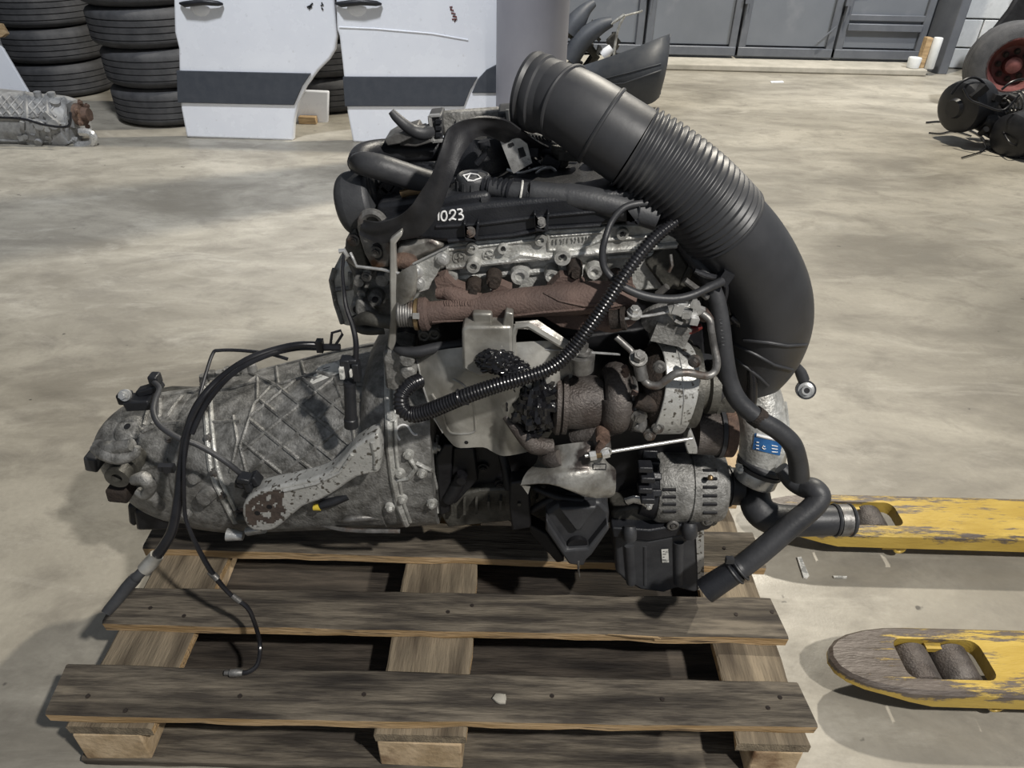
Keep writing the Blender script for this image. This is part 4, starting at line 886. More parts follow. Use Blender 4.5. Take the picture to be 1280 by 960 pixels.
for k in range(4): q.box(P(806+(k % 2)*3, 583+k*13, .235), (.022, .02, .011))
part(q, 'cover_fin', 'plastic', alt, kind='stuff', bevel=.002)
q = MB(); disc(q, 900, 926, AR*.50); disc(q, 910, 912, AR*.55); part(q, 'alternator_hub', 'plastic', alt)
q = MB(); p = P(888, 597, .268); q.sphere(p, .005, 8); part(q, 'copper_winding', 'brass', alt)
q = MB(); p = P(810, 627, .255); q.bolt(p, NY, .0075, .009); q.bolt(p+NY*.009, NY, .005, .006, False); q.tube([P(783, 627, .262), P(792, 624, .26), P(806, 627, .26)], .008, 8, flat=.5); part(q, 'terminal_bolt', 'steel', alt)
q = MB(); pprism(q, [(884, 634), (896, 640), (894, 655), (880, 650)], .27, .03); p = P(890, 652, .268); q.ring(p, NY, .007, .003, 18, 8); pprism(q, [(838, 646), (884, 640), (884, 650), (838, 656)], .28, .05); part(q, 'alternator_bracket', 'alu_d', alt, bevel=.002, kind='stuff')
# ---- idler drum, rusty
q = MB(); c = P(880, 540, .30); r = R(c, 29); x0, x1, x2, x3 = P(868, 540, .3).x, P(896, 540, .3).x, P(898, 540, .3).x, P(916, 540, .3).x
q.cyl((x0, c.y, c.z), (x1, c.y, c.z), r*.96, r, 36); dr = part(q, 'idler_drum', 'turbo'); 
q = MB(); q.cyl((x1, c.y, c.z), (x2+.004, c.y, c.z), r*1.10, n=36); part(q, 'drum_seal', 'rubber', dr)
q = MB(); q._lathe((x2+.004, c.y, c.z), (x3, c.y, c.z), [(0, r*1.0), (.1, r*1.06), (.9, r*1.06), (1, r*.98), (1, r*.5), (.8, r*.45)], 36, True); part(q, 'drum_face', 'rotor', dr)
# ---- heat shield, big rear sheet
q = MB()
hs = [(520, 446), (560, 430), (600, 424), (640, 420), (700, 430), (712, 470), (700, 520), (690, 556), (668, 562), (640, 572), (626, 571), (617, 566), (612, 560), (600, 560), (572, 560), (564, 556), (548, 532), (532, 505), (524, 480)]
def sheet(pix_rows, th=.0022, name='heat_shield', m='shield', parent=None, ang=50, k=3):
    """rows of (px, py, Y) points -> lofted sheet with thickness"""
    rows = [[P(*p) for p in (spline(r, k) if k > 1 else r)] for r in pix_rows]
    n = len(rows[0]); q = MB(); nv = len(rows)*n; vs = []; fs = []
    # refine between rows
    rr = []
    for j in range(n):
        colp = spline([tuple(r[j]) for r in rows], 3); rr.append(colp)
    R2 = [[V(rr[j][i]) for j in range(n)] for i in range(len(rr[0]))]; m_ = len(R2)
    nr = [[None]*n for _ in range(m_)]
    for i in range(m_):
        for j in range(n):
            a = R2[min(i+1, m_-1)][j]-R2[max(i-1, 0)][j]; b = R2[i][min(j+1, n-1)]-R2[i][max(j-1, 0)]; c = a.cross(b); nr[i][j] = c.normalized() if c.length > 1e-9 else V((0, -1, 0))
    vs = [R2[i][j] for i in range(m_) for j in range(n)]+[R2[i][j]-nr[i][j]*th for i in range(m_) for j in range(n)]
    o = m_*n
    for i in range(m_-1):
        for j in range(n-1):
            fs += [(i*n+j, i*n+j+1, (i+1)*n+j+1, (i+1)*n+j), (o+i*n+j, o+(i+1)*n+j, o+(i+1)*n+j+1, o+i*n+j+1)]
    for i in range(m_-1): fs += [(i*n, (i+1)*n, o+(i+1)*n, o+i*n), (i*n+n-1, o+i*n+n-1, o+(i+1)*n+n-1, (i+1)*n+n-1)]
    for j in range(n-1): fs += [(j, o+j, o+j+1, j+1), ((m_-1)*n+j, (m_-1)*n+j+1, o+(m_-1)*n+j+1, o+(m_-1)*n+j)]
    q.add(vs, fs); bvx = BVHTree.FromPolygons([tuple(v) for v in vs], fs); return part(q, name, m, parent, ang=ang), bvx
Y0 = .262
hso, bh = sheet([[(519, 444, .30), (560, 436, Y0), (606, 432, Y0), (625, 430, Y0-.02), (650, 428, Y0-.03), (690, 426, Y0-.02), (715, 430, Y0)],
             [(526, 478, .28), (560, 470, Y0-.01), (606, 466, Y0-.01), (622, 466, Y0-.025), (650, 466, Y0-.04), (690, 466, Y0-.03), (716, 466, Y0)],
             [(540, 518, .268), (568, 514, Y0-.012), (606, 510, Y0-.012), (620, 511, Y0-.02), (640, 514, Y0-.04), (680, 512, Y0-.035), (706, 510, Y0)],
             [(556, 544, .264), (574, 542, Y0-.012), (606, 540, Y0-.012), (618, 542, Y0-.015), (634, 546, Y0-.035), (664, 544, Y0-.03), (690, 540, Y0)],
             [(567, 557, .262), (576, 560, Y0-.012), (604, 559, Y0-.012), (616, 565, Y0-.012), (630, 570, Y0-.03), (655, 566, Y0-.03), (676, 560, Y0)]])
hso['label'] = 'large pale dusty heat shield sheet'
q = MB(); stroke(q, bh, [(540, 492), (552, 512), (560, 536), (570, 542), (592, 540), (594, 530), (590, 500), (580, 482), (566, 474)], .0018, k=3); part(q, 'pressed_outline', 'shield', hso)
q = MB(); h, nn = hit(bh, 583, 553); q.cyl(h-nn*.001, h+nn*.0006, .0032, n=14); part(q, 'shield_hole', 'iron', hso)
q = MB(); stroke(q, bh, [(521, 448), (528, 480), (541, 520), (557, 546), (566, 557)], .0012); part(q, 'shield_rim', 'steel', hso)
# upper shield box
q = MB(); pprism(q, [(577, 412), (583, 408), (640, 408), (641, 440), (640, 466), (600, 472), (578, 462)], .222, .04); part(q, 'shield_box', 'shield', bevel=.005)
facet([(590, 392), (615, 392), (616, 409), (592, 410)], .235, .02, 'shield_tab', 'shield', .003); facet([(632, 390), (642, 392), (641, 440), (637, 440), (628, 408)], .225, .015, 'shield_tab', 'shield_b', .002)
# bright stamped stay (triangular)
q = MB(); q.tube([P(*a) for a in ((641, 470, .228), (641, 420, .228), (645, 408, .228), (660, 406, .228), (700, 430, .228), (722, 442, .228))], .0045, 8); by_ = part(q, 'stamped_stay', 'shield')
sheet([[(644, 402, .235), (672, 400, .235), (720, 432, .235)], [(646, 410, .225), (666, 412, .225), (716, 442, .225)]], .002, 'stay_web', 'shield_b', by_, k=1)
q = MB(); q.tube([P(644, 433, .24), P(700, 438, .235), P(775, 443, .24)], .0018, 8); part(q, 'stay_rod', 'steel', by_)
# ---- plastic film wraps
def crumple(name, c_, rx, ry, rz, seed, n=44):
    q = MB(); rnd = random.Random(seed); rs = []
    for i in range(1, 25):
        th = math.pi*(i-.5)/24; row = []
        for j in range(n):
            a = 2*math.pi*j/n; d = V((math.cos(a)*math.sin(th), math.sin(a)*math.sin(th), math.cos(th)))
            nz = abs(mn.noise(d*2.6+V((seed, 0, 0))))*.9+abs(mn.noise(d*6+V((0, seed, 0))))*.5+mn.noise(d*15+V((0, seed, 3)))*.16; row.append(c_+V((d.x*rx, d.y*ry, d.z*rz))*(.78+nz*.5))
        rs.append(row)
    q.rings(rs); return part(q, name, 'film', ang=24)
crumple('film_wrap', P(622, 452, .215), .030, .02, .016, 3); crumple('film_wrap', P(642, 462, .21), .026, .016, .012, 8)
crumple('film_wrap', P(668, 500, .24), .040, .042, .050, 5, 60); crumple('film_wrap', P(662, 530, .24), .028, .03, .02, 12)
q = MB(); px_tube(q, [(632, 520, .23, 5), (650, 540, .22, 9), (668, 556, .22, 12), (690, 558, .225, 10)], 4, 12); part(q, 'oily_rag_pipe', 'turbo')
# ---- turbocharger (axis along X)
TC = P(740, 503, .255)
def tx(p): return P(p, 503, TC.y).x
def rpx(p): return R(TC, p)
q = MB(); q._lathe((tx(690), TC.y, TC.z), (tx(708), TC.y, TC.z), [(0, rpx(20)), (0, rpx(36)), (.25, rpx(42)), (.5, rpx(42)), (.55, rpx(37)), (.62, rpx(37)), (.68, rpx(41)), (1, rpx(41)), (1, rpx(28))], 40, True); tf = part(q, 'outlet_flange', 'turbo')
q = MB(); q._lathe((tx(706), TC.y, TC.z), (tx(752), TC.y, TC.z), [(0, rpx(33)), (.1, rpx(34)), (.8, rpx(34)), (1, rpx(30))], 36, True); th = part(q, 'turbine_housing', 'turbo'); bth = q.bvh()
# volute: scroll with growing section
q = MB(); rs = []; vc = V((tx(768), TC.y+.005, TC.z+.006))
for i in range(41):
    a = math.radians(-60+i*9); s_ = .8+.2*i/40; R0 = rpx(34); rr_ = rpx(17)*s_
    d = V((0, math.sin(a), math.cos(a)))
    rs.append([vc+d*(R0-rr_*.2+rr_*math.cos(t))+XA*(rr_*1.15*math.sin(t)) for t in [2*math.pi*k/14 for k in range(14)]])
q.rings(rs); q._lathe(vc-XA*rpx(12), vc+XA*rpx(14), [(0, rpx(34)), (.5, rpx(36)), (1, rpx(30)), (1, .01)], 32, True); part(q, 'volute', 'turbo', th, ang=60)
q = MB(); q._lathe((tx(782), TC.y, TC.z), (tx(795), TC.y, TC.z), [(0, rpx(30)), (.2, rpx(34)), (.6, rpx(34)), (1, rpx(24))], 32, True); part(q, 'bearing_flange', 'turbo')
q = MB()
for a, b, c_, d, r in ((780, 458, 784, 466, 4), (787, 510, 793, 516, 3.6), (790, 490, 796, 492, 3.6), (779, 464, 783, 470, 4)): px_tube(q, [(a, b, .22, r), (c_, d, .22, r)], 1, 8)
part(q, 'clamp_bolt', 'rust', kind='stuff')
q = MB(); q.ring(V((tx(790), TC.y, TC.z)), XA, rpx(33), .0035, 40, 8); part(q, 'v_band', 'steel_d')
q = MB(); q.cyl((tx(792), TC.y, TC.z), (tx(835), TC.y, TC.z), rpx(24), n=24); px_tube(q, [(795, 500, .22, 10), (815, 505, .22, 12), (835, 500, .23, 10)], 3, 12); part(q, 'bearing_core', 'rust_d')
# top boss with bolt
q = MB(); q.cyl(P(727, 462, .235), P(727, 443, .235), .017, .019, 20); px_tube(q, [(712, 440, .235, 7), (727, 442, .235, 11), (733, 446, .235, 9)], 2, 12, flat=.6); part(q, 'mount_boss', 'steel_d')
q = MB(); p = P(728, 441, .235); q.cyl(p, p+V((0, 0, .004)), .0115, n=20); q.cyl(p, p+V((0, 0, .015)), .0075, n=6); part(q, 'boss_bolt', 'steel_d')
# wastegate link
q = MB(); px_tube(q, [(745, 540, .225, 9), (752, 552, .215, 11), (757, 566, .21, 8)], 3, 12); px_tube(q, [(720, 545, .24, 14), (740, 540, .23, 14), (765, 530, .235, 14)], 3, 14); part(q, 'wastegate_boss', 'turbo')
q = MB(); p = P(754, 549, .20); q.cyl(p+V((0, .02, 0)), p, .0105, n=20); q.tube([P(754, 552, .197), P(749, 560, .195), P(747, 567, .193)], .006, 10); part(q, 'wastegate_pin', 'rotor')
q = MB(); a, b = P(735, 569, .19), P(865, 548, .225); q.tube([P(731, 570, .19), b], .0028, 10); q._lathe(P(737, 570, .19), P(745, 568.5, .191), [(0, .0075), (1, .0075)], 6, True); q._lathe(P(752, 568, .191), P(761, 565.5, .193), [(0, .0075), (1, .0075)], 6, True); q.ring(P(757, 566, .192), V((.3, -1, 0)), .0085, .0015, 16, 6); part(q, 'actuator_rod', 'steel')
q = MB(); q._lathe(P(744, 568.7, .191), P(752, 567.5, .191), [(0, .0055), (1, .0055)], 12, True); part(q, 'rod_bush', 'brass')
# lower stained shield
ls, bls = sheet([[(676, 560, .24), (700, 556, .225), (735, 552, .215), (748, 556, .215)],
           [(670, 578, .235), (700, 574, .21), (738, 566, .20), (758, 576, .215)],
           [(660, 588, .22), (690, 586, .20), (735, 582, .195), (769, 586, .21)],
           [(654, 597, .205), (690, 592, .19), (730, 592, .185), (770, 596, .20)],
           [(651, 606, .195), (685, 604, .18), (722, 612, .175), (769, 616, .19)],
           [(650, 607, .20), (690, 605, .182), (732, 621, .178), (762, 622, .192)]], .002, 'turbo_shield', 'shield_b')
ls['label'] = 'stained bent turbo heat shield'
q = MB(); px_tube(q, [(679, 568, .235, 8), (690, 574, .215, 12), (700, 572, .21, 10)], 3, 12); part(q, 'shield_dome', 'turbo', ls)
q = MB(); q.add([P(652, 607, .195), P(663, 608, .19), P(660, 618, .19), P(657, 606, .20)], [(0, 1, 2), (0, 2, 3)]); part(q, 'shield_tab', 'shield', ls)
q = MB(); stroke(q, bls, [(741, 580), (757, 580), (757, 587), (741, 587), (741, 580)], .001); part(q, 'shield_slot', 'iron', ls)
# ---- compressor cover: dark face with pale band round it
CC = P(835, 482, .27); cr = lambda p: R(CC, p)
def cx_(p): return P(p, 482, CC.y).x
q = MB(); rs = []
xA, xB = cx_(816), cx_(856)
def band(a0, a1, r, x0, x1, th, n=36, dc=0):
    rs = []
    for i in range(n+1):
        a = math.radians(a0+(a1-a0)*i/n); d = V((0, -math.sin(a), math.cos(a))); c = V((0, CC.y, CC.z))
        e = 1.0; rr_ = r*(1+.03*math.sin(a*3)); xo = .004*math.sin(a*2)
        rs.append([V((x0+xo, 0, 0))+c+d*rr_, V((x1+xo, 0, 0))+c+d*rr_*.97, V((x1+xo, 0, 0))+c+d*(rr_*.97-th), V((x0+xo, 0, 0))+c+d*(rr_-th)])
    return rs
q.rings(band(-70, 150, cr(60), xA, xB, .004)); cvr = part(q, 'compressor_shield', 'arm', bevel=.0015); cvr['label'] = 'pale pitted band-shaped compressor shield'
bcv = q.bvh()
q = MB(); stroke(q, bcv, [(845, 425), (852, 460), (855, 500), (852, 530)], .0008); part(q, 'shield_crease', 'steel', cvr)
q = MB(); q._lathe((cx_(800), CC.y, CC.z), (cx_(824), CC.y, CC.z), [(0, .02), (0, cr(40)), (.5, cr(52)), (1, cr(56)), (1, .02)], 44, True); part(q, 'compressor_face', 'rust_d')
q = MB(); q._lathe((cx_(826), CC.y, CC.z), (cx_(868), CC.y, CC.z), [(0, cr(54)), (1, cr(52)), (1.05, cr(30)), (1.3, cr(28)), (1.35, cr(34)), (1.6, cr(34))], 40, True); part(q, 'compressor_housing', 'alu_d')
q = MB()
for a, b in ((824, 459), (822, 535), (812, 544), (868, 452)): p = P(a, b, .205); q.bolt(p, V((-.5, -1, 0)), .006, .007)
part(q, 'cover_bolt', 'steel_d', kind='stuff')
q = MB(); pprism(q, [(866, 474), (876, 474), (876, 490), (866, 490)], .24, .02); pprism(q, [(862, 536), (868, 548), (872, 560), (872, 568), (860, 568), (856, 556)], .235, .02); part(q, 'shield_foot', 'arm', cvr, bevel=.002)
q = MB(); px_tube(q, [(884, 452, .30, 10), (893, 470, .29, 13), (894, 490, .29, 13), (882, 500, .30, 10)], 4, 12); q.cyl(P(880, 450, .30), P(880, 505, .30), .018); part(q, 'diaphragm', 'rubber')
# steel oil feed line
q = MB(); px_tube(q, [(770, 421, .24, 4), (780, 430, .235, 4.2), (790, 440, .23, 4.2), (796, 455, .215, 4.6), (802, 470, .20, 4.8), (810, 480, .195, 5), (822, 482, .19, 5.2), (834, 474, .19, 5.2), (845, 467, .19, 5.2), (862, 466, .19, 5), (882, 470, .195, 5), (893, 465, .20, 5), (896, 452, .205, 5), (892, 430, .215, 4.6), (889, 412, .22, 4.6), (887, 400, .225, 4.6), (878, 392, .23, 4.4)], 5, 12); part(q, 'oil_line', 'steel_d')
q = MB(); p = P(798, 448, .205); q.bolt(p, V((0, -.5, .8)), .0085, .012); q.cyl(P(799, 455, .205), P(803, 474, .198), .0085, n=14); part(q, 'line_union', 'steel_d')
q = MB(); px_tube(q, [(793, 530, .22, 6), (800, 534, .22, 9), (803, 524, .22, 6)], 2, 12); p = P(799, 520, .215); q.bolt(p, NY, .008, .008); part(q, 'drain_union', 'steel_d')

# ---- cylinder head (bright aluminium), stepped face
HY = .292
q = MB(); pprism(q, [(500, 322), (566, 310), (640, 300), (720, 292), (850, 280), (870, 330), (850, 360), (700, 372), (560, 384), (505, 390)], HY+.018, .2)
pprism(q, [(512, 318), (562, 306), (575, 302), (640, 298), (680, 292), (684, 287), (752, 283), (850, 276), (850, 308), (752, 314), (640, 326), (560, 336), (514, 342)], HY+.002, .03)
bh2 = q.bvh(); head = part(q, 'cylinder_head', 'alu_b', bevel=.004, seg=3)
q = MB()
stroke(q, bh2, [(558, 334), (640, 325), (752, 314), (846, 306)], .0045, n=8); stroke(q, bh2, [(560, 312), (640, 303), (684, 299)], .0025); stroke(q, bh2, [(685, 292), (686, 312), (720, 312), (750, 300)], .0025)
stroke(q, bh2, [(688, 295), (752, 290)], .002); stroke(q, bh2, [(562, 348), (640, 340), (700, 336), (752, 332)], .006, n=8); stroke(q, bh2, [(752, 300), (790, 297), (840, 292)], .003); stroke(q, bh2, [(760, 322), (840, 316)], .004)
stroke(q, bh2, [(628, 330), (650, 318), (684, 322)], .005, n=8)
part(q, 'head_rib', 'alu_b', head, kind='stuff')
q = MB()
for a, b, r in ((574, 322, 7.2), (611, 319, 7)):
    p = P(a, b, HY+.002); q.ring(p, NY, R(p, r), .0018, 24, 6)
    q.tube([P(a-5, b+1, HY+.001), P(a+5, b-1, HY+.001)], .0016, 6); q.tube([P(a, b-5, HY+.001), P(a, b+5, HY+.001)], .0016, 6) if a < 600 else q.tube([P(a-3, b-4, HY+.001), P(a+2, b+4, HY+.001)], .0016, 6)
part(q, 'cast_emblem', 'alu_b', head, kind='stuff')
q = MB(); rnd = random.Random(4)
for k in range(11):
    a = 692+k*4.6; b = 302-k*.45; q.tube([P(a, b-3, HY), P(a+rnd.uniform(-1, 2), b+rnd.uniform(-1, 1), HY), P(a+rnd.uniform(-1, 1.5), b+3, HY)], .0009, 5)
part(q, 'cast_letters', 'alu_b', head, kind='stuff')
q = MB()
for a, b, r, d in ((592, 331, 9, .022), (629, 310, 7, .014), (703, 320, 11, .022), (778, 292, 8, .010), (676, 300, 8, .008), (720, 342, 9, .012), (590, 310, 8, .004), (560, 350, 12, .01), (650, 345, 12, .008), (743, 340, 10, .008), (690, 345, 9, .01)):
    d *= .5; p = P(a, b, HY-d*.3); rr_ = R(p, r)*.92; q._lathe(p+V((0, .02, 0)), p+NY*d*.7, [(0, rr_*1.25), (.5, rr_*1.15), (1, rr_), (1, rr_*.55), (.8, rr_*.5)], 24, True)
part(q, 'head_boss', 'alu_b', head, kind='stuff')
q = MB()
for a, b, r, d in ((592, 331, 3.4, .017), (629, 310, 3.2, .012), (703, 320, 3.6, .017), (778, 292, 3, .009)):
    p = P(a, b, HY-d*.55); q.cyl(p+V((0, .004, 0)), p+NY*.0008, R(p, r)*.8, n=14)
part(q, 'boss_hole', 'iron', head, kind='stuff')
# dark caps on the head above the manifold
q = MB()
for a, b in ((617, 352), (719, 340), (771, 352), (592, 362)):
    p = P(a, b, .272); q.cyl(p+V((0, .02, 0)), p+NY*.004, .0115, .0095, 18); q.cyl(p+NY*.004, p+NY*.010, .006, n=6)
part(q, 'manifold_nut', 'rust_d', kind='stuff')
# ---- valve cover
q = MB()
front = [(470, 284), (500, 278), (540, 264), (600, 255), (700, 245), (850, 232), (852, 268), (752, 283), (684, 287), (640, 297), (562, 304), (520, 300), (476, 306)]
pprism(q, front, .285, .19); bvc = q.bvh(); cov = part(q, 'valve_cover', 'plastic', bevel=.007, seg=3)
q = MB(); stroke(q, bvc, [(545, 283), (600, 280), (680, 270), (790, 260), (848, 254)], .0028, n=8); stroke(q, bvc, [(560, 301), (640, 294), (684, 285), (752, 281)], .003, n=8); part(q, 'cover_rib', 'plastic', cov, kind='stuff')
q = MB()
for a, b in ((588, 292), (676, 280), (790, 272)):
    pprism(q, [(a-9, b-13), (a-6, b-13), (a-5, b+3), (a+6, b+3), (a+8, b-14), (a+11, b-14), (a+9, b+10), (a-7, b+10)], .272, .02)
part(q, 'bolt_lug', 'plastic', cov, bevel=.0015, kind='stuff')
q = MB()
for a, b in ((588, 290), (676, 278)): p = P(a, b, .275); q.bolt(p, V((0, -1, .4)), .005, .006)
part(q, 'cover_bolt', 'steel_d', cov, kind='stuff')
# stepped upper cover
facet([(470, 256), (530, 246), (560, 240), (610, 240), (640, 254), (700, 258), (850, 254), (850, 266), (700, 268), (560, 272), (472, 284)], .33, .2, 'cover_top', 'plastic', .008)
facet([(545, 252), (575, 244), (612, 240), (616, 262), (600, 268), (548, 274)], .300, .07, 'filler_neck', 'plastic', .006)
# painted number
q = MB()
def paint(q, l, Yp=.2835, r=.0011, k=4): q.tube([V(p[:3]) for p in [tuple(P(a, b, Yp)) for a, b in (spline(l, k) if k > 1 else l)]], r, 6, flat=1)
for l in ([(548, 262), (548, 275)], [(557, 264), (553, 265), (551.5, 270), (553, 275), (556.5, 275), (558.5, 270), (557, 264)], [(562, 267), (563, 263.5), (567, 262.5), (569, 265), (567.5, 269), (563, 274), (561.5, 275), (565, 273), (570, 274.5)],
          [(571.5, 262), (576, 261.5), (577.5, 264), (575, 267), (573.5, 267.5), (577, 268), (579, 271), (577, 274), (573, 274.5)]): stroke(q, bvc, l, .0013, off=.0006, k=3)
part(q, 'painted_number', 'white', cov); 
# oil cap
q = MB(); c = P(592, 225, .332); q._lathe(c-V((0, 0, .016)), c+V((0, 0, .008)), [(0, .012), (0, R(c, 17)), (.1, R(c, 21)), (.75, R(c, 22)), (.95, R(c, 20)), (1, R(c, 18)), (.93, R(c, 16)), (.93, .001)], 40, True); cap = part(q, 'oil_cap', 'plastic_g'); bcap = q.bvh()
q = MB()
for k in range(12):
    a = k*math.pi/6; q.box(c+V((math.cos(a)*R(c, 21.5), math.sin(a)*R(c, 21.5), -.005)), (.004, .004, .013), Matrix.Rotation(a, 3, 'Z'))
part(q, 'grip_rib', 'plastic_g', cap, kind='stuff')
q = MB()
for l in ([(579, 220), (588, 217.5), (597, 219), (601, 223), (592, 226), (584, 224.5), (588, 217.5)], [(579, 220), (585, 226), (590, 226)]): stroke(q, bcap, l, .0009, off=.0008)
part(q, 'oil_can_symbol', 'white', cap)
q = MB(); pprism(q, [(601, 250), (608, 250), (612, 262), (606, 266)], .29, .01); part(q, 'neck_clip', 'plastic_g')
# hoses over the cover
q = MB(); px_tube(q, [(612, 235, .315, 10), (640, 239, .31, 11.5), (662, 240, .305, 12), (664, 240, .305, 13.5), (700, 244, .30, 14), (712, 245, .30, 15.5), (745, 251, .295, 16), (790, 262, .29, 16.5), (822, 272, .285, 16.5)], 4, 18); part(q, 'breather_pipe', 'plastic_g')
q = MB(); corrug(q, [(604, 232, .32, 10), (626, 235, .315, 11), (640, 238, .31, 12.5)], .007, .0018); part(q, 'bellows', 'plastic')
q = MB(); p = P(651, 240, .308); q.ring(p, V((1, 0, -.15)), R(p, 13.5), .0015, 24, 6); part(q, 'pipe_seam', 'sticker')
q = MB(); px_tube(q, [(826, 272, .285, 17), (845, 282, .30, 15), (858, 296, .32, 14), (866, 318, .33, 12), (880, 340, .33, 12)], 4, 14); part(q, 'elbow_hose', 'rubber')
# left hoses: u-shaped soft hose and behind it
q = MB(); px_tube(q, [(560, 232, .36, 13), (530, 226, .35, 15), (500, 217, .34, 16), (475, 209, .335, 16), (456, 205, .34, 15), (448, 204, .36, 13)], 6, 18); part(q, 'vent_hose', 'rubber')
q = MB(); px_tube(q, [(448, 204, .38, 14), (455, 193, .42, 14), (480, 188, .45, 14), (520, 188, .47, 14), (570, 186, .48, 14), (640, 190, .48, 14)], 6, 18); part(q, 'vent_hose', 'plastic')
q = MB(); q._lathe(P(444, 258, .37)-V((.02, 0, 0)), P(470, 250, .37), [(0, .01), (0, .032), (.2, .044), (.7, .046), (1, .045), (1, .01)], 28, True); pprism(q, [(432, 236), (442, 220), (466, 222), (474, 262), (450, 268), (434, 262)], .36, .06); part(q, 'rear_cover', 'plastic_g', bevel=.006, kind='stuff')
q = MB(); pprism(q, [(442, 222), (460, 214), (540, 225), (545, 250), (500, 268), (470, 275), (440, 268), (432, 255)], .40, .12); part(q, 'rear_cam_cover', 'plastic', bevel=.006)
q = MB()
for a, b, s_ in ((480, 240, .02), (492, 248, .025), (485, 228, .018), (506, 250, .02), (470, 250, .02), (498, 236, .015)): q.box(P(a, b, .38), (s_, .03, s_*1.2), Matrix.Rotation(s_*40, 3, 'Y'))
q.cyl(P(481, 246, .37), P(481, 258, .37), .008); part(q, 'cam_sensor', 'iron', kind='stuff', bevel=.002)
q = MB(); q.tube([P(501, 243, .34), P(512, 240, .34), P(527, 238, .34)], .0055, 8, flat=.6); part(q, 'clip_ring', 'brass')
# intake side mass behind the cover (injectors, rail, airbox)
q = MB(); pprism(q, [(470, 196), (630, 190), (660, 205), (700, 210), (800, 232), (870, 256), (870, 300), (480, 290)], .53, .10); part(q, 'intake_manifold', 'iron', bevel=.01)
q = MB(); px_tube(q, [(620, 226, .44, 7), (700, 220, .44, 7), (800, 236, .43, 7), (860, 250, .43, 7)], 3, 12); part(q, 'fuel_rail', 'steel_d')
rnd = random.Random(21)
for k, a in enumerate((650, 700, 745, 790)):
    q = MB(); p = P(a, 210+k*5, .41)+V((0, 0, .008)); q.cyl(p-V((0, 0, .03)), p+V((0, 0, .02)), .012, n=16); q.cyl(p+V((0, 0, .02)), p+V((0, 0, .032)), .017, n=16); q.box(p+V((.01, -.012, .02)), (.03, .016, .014)); part(q, 'injector', 'alu_d' if k % 2 else 'plastic', bevel=.0015)
    q = MB(); p = P(a+4, 206+k*5, .43); q.ring(p, V((0, .3, 1)), .02, .0028, 22, 6); part(q, 'leak_off_pipe', 'steel_d')
q = MB()
for l in ([(634, 212, .40), (650, 216, .39), (672, 210, .39), (690, 206, .40)], [(664, 224, .39), (676, 212, .385), (690, 210, .385), (700, 222, .39)], [(700, 226, .39), (726, 221, .385), (760, 222, .39)]): q.tube(spline([tuple(P(*p)) for p in l], 4), .0022, 8)
part(q, 'injector_line', 'steel', kind='stuff')
q = MB(); 
for k in range(16): p = P(rnd.uniform(640, 800), rnd.uniform(198, 236), .40+rnd.uniform(0, .05)); q.box(p, (rnd.uniform(.01, .03), .02, rnd.uniform(.008, .02)), Matrix.Rotation(rnd.random(), 3, 'Y'))
part(q, 'injector_plug', 'plastic', kind='stuff', bevel=.002)
q = MB(); q.add([P(757, 227, .36), P(771, 226, .36), P(777, 231, .36), P(760, 231, .36)], [(0, 1, 2, 3)]); part(q, 'small_label', 'sticker')
q = MB(); q.tube([P(668, 192, .44), P(680, 190, .43), P(694, 191, .43)], .006, 8, flat=.5); q.tube([P(708, 190, .43), P(714, 194, .425), P(724, 195, .42)], .003, 8); part(q, 'green_clip', 'brass')
# ---- control box on top
q = MB(); pprism(q, [(552, 142), (640, 136), (652, 140), (654, 182), (556, 190)], .46, .022); ecu = part(q, 'control_box', 'alu', bevel=.003)
q = MB(); pprism(q, [(570, 150), (622, 146), (624, 160), (570, 163)], .455, .006); part(q, 'box_step', 'alu', ecu)
q = MB()
for a, b, c_, d in ((534, 146, 556, 176), (622, 140, 646, 172)):
    q = MB(); pprism(q, [(a, b), (c_-4, b-2), (c_-3, d), (a+4, d+1)], .44, .05)
    part(q, 'plug_housing', 'plastic_g', ecu, bevel=.003)
q = MB()
for pts in (((537, 145), (541, 177)), ((541, 177), (554, 176)), ((537, 145), (550, 144)), ((634, 137), (637, 170)), ((637, 170), (632, 172))): q.tube([P(*pts[0], .436), P(*pts[1], .436)], .0028, 6)
part(q, 'lock_frame', 'steel', ecu, kind='stuff')
q = MB()
for k in range(3): pprism(q, [(544, 150+k*8), (552, 149+k*8), (552, 155+k*8), (544, 156+k*8)], .433, .006); pprism(q, [(624, 148+k*7), (631, 147+k*7), (631, 152+k*7), (624, 153+k*7)], .433, .006)
part(q, 'plug_rib', 'plastic', ecu, kind='stuff', bevel=.001)
q = MB(); px_tube(q, [(489, 139, .42, 4.5), (495, 146, .42, 6), (506, 156, .42, 7), (516, 163, .425, 8), (528, 166, .43, 9), (538, 164, .44, 9)], 4, 12); part(q, 'loom_stub', 'rubber')
q = MB(); pprism(q, [(480, 175), (492, 168), (520, 160), (524, 168), (500, 180), (484, 183)], .42, .05); pprism(q, [(496, 170), (530, 160), (540, 178), (520, 184), (500, 183)], .43, .03); part(q, 'plug_bracket', 'steel_d', bevel=.002, kind='stuff')
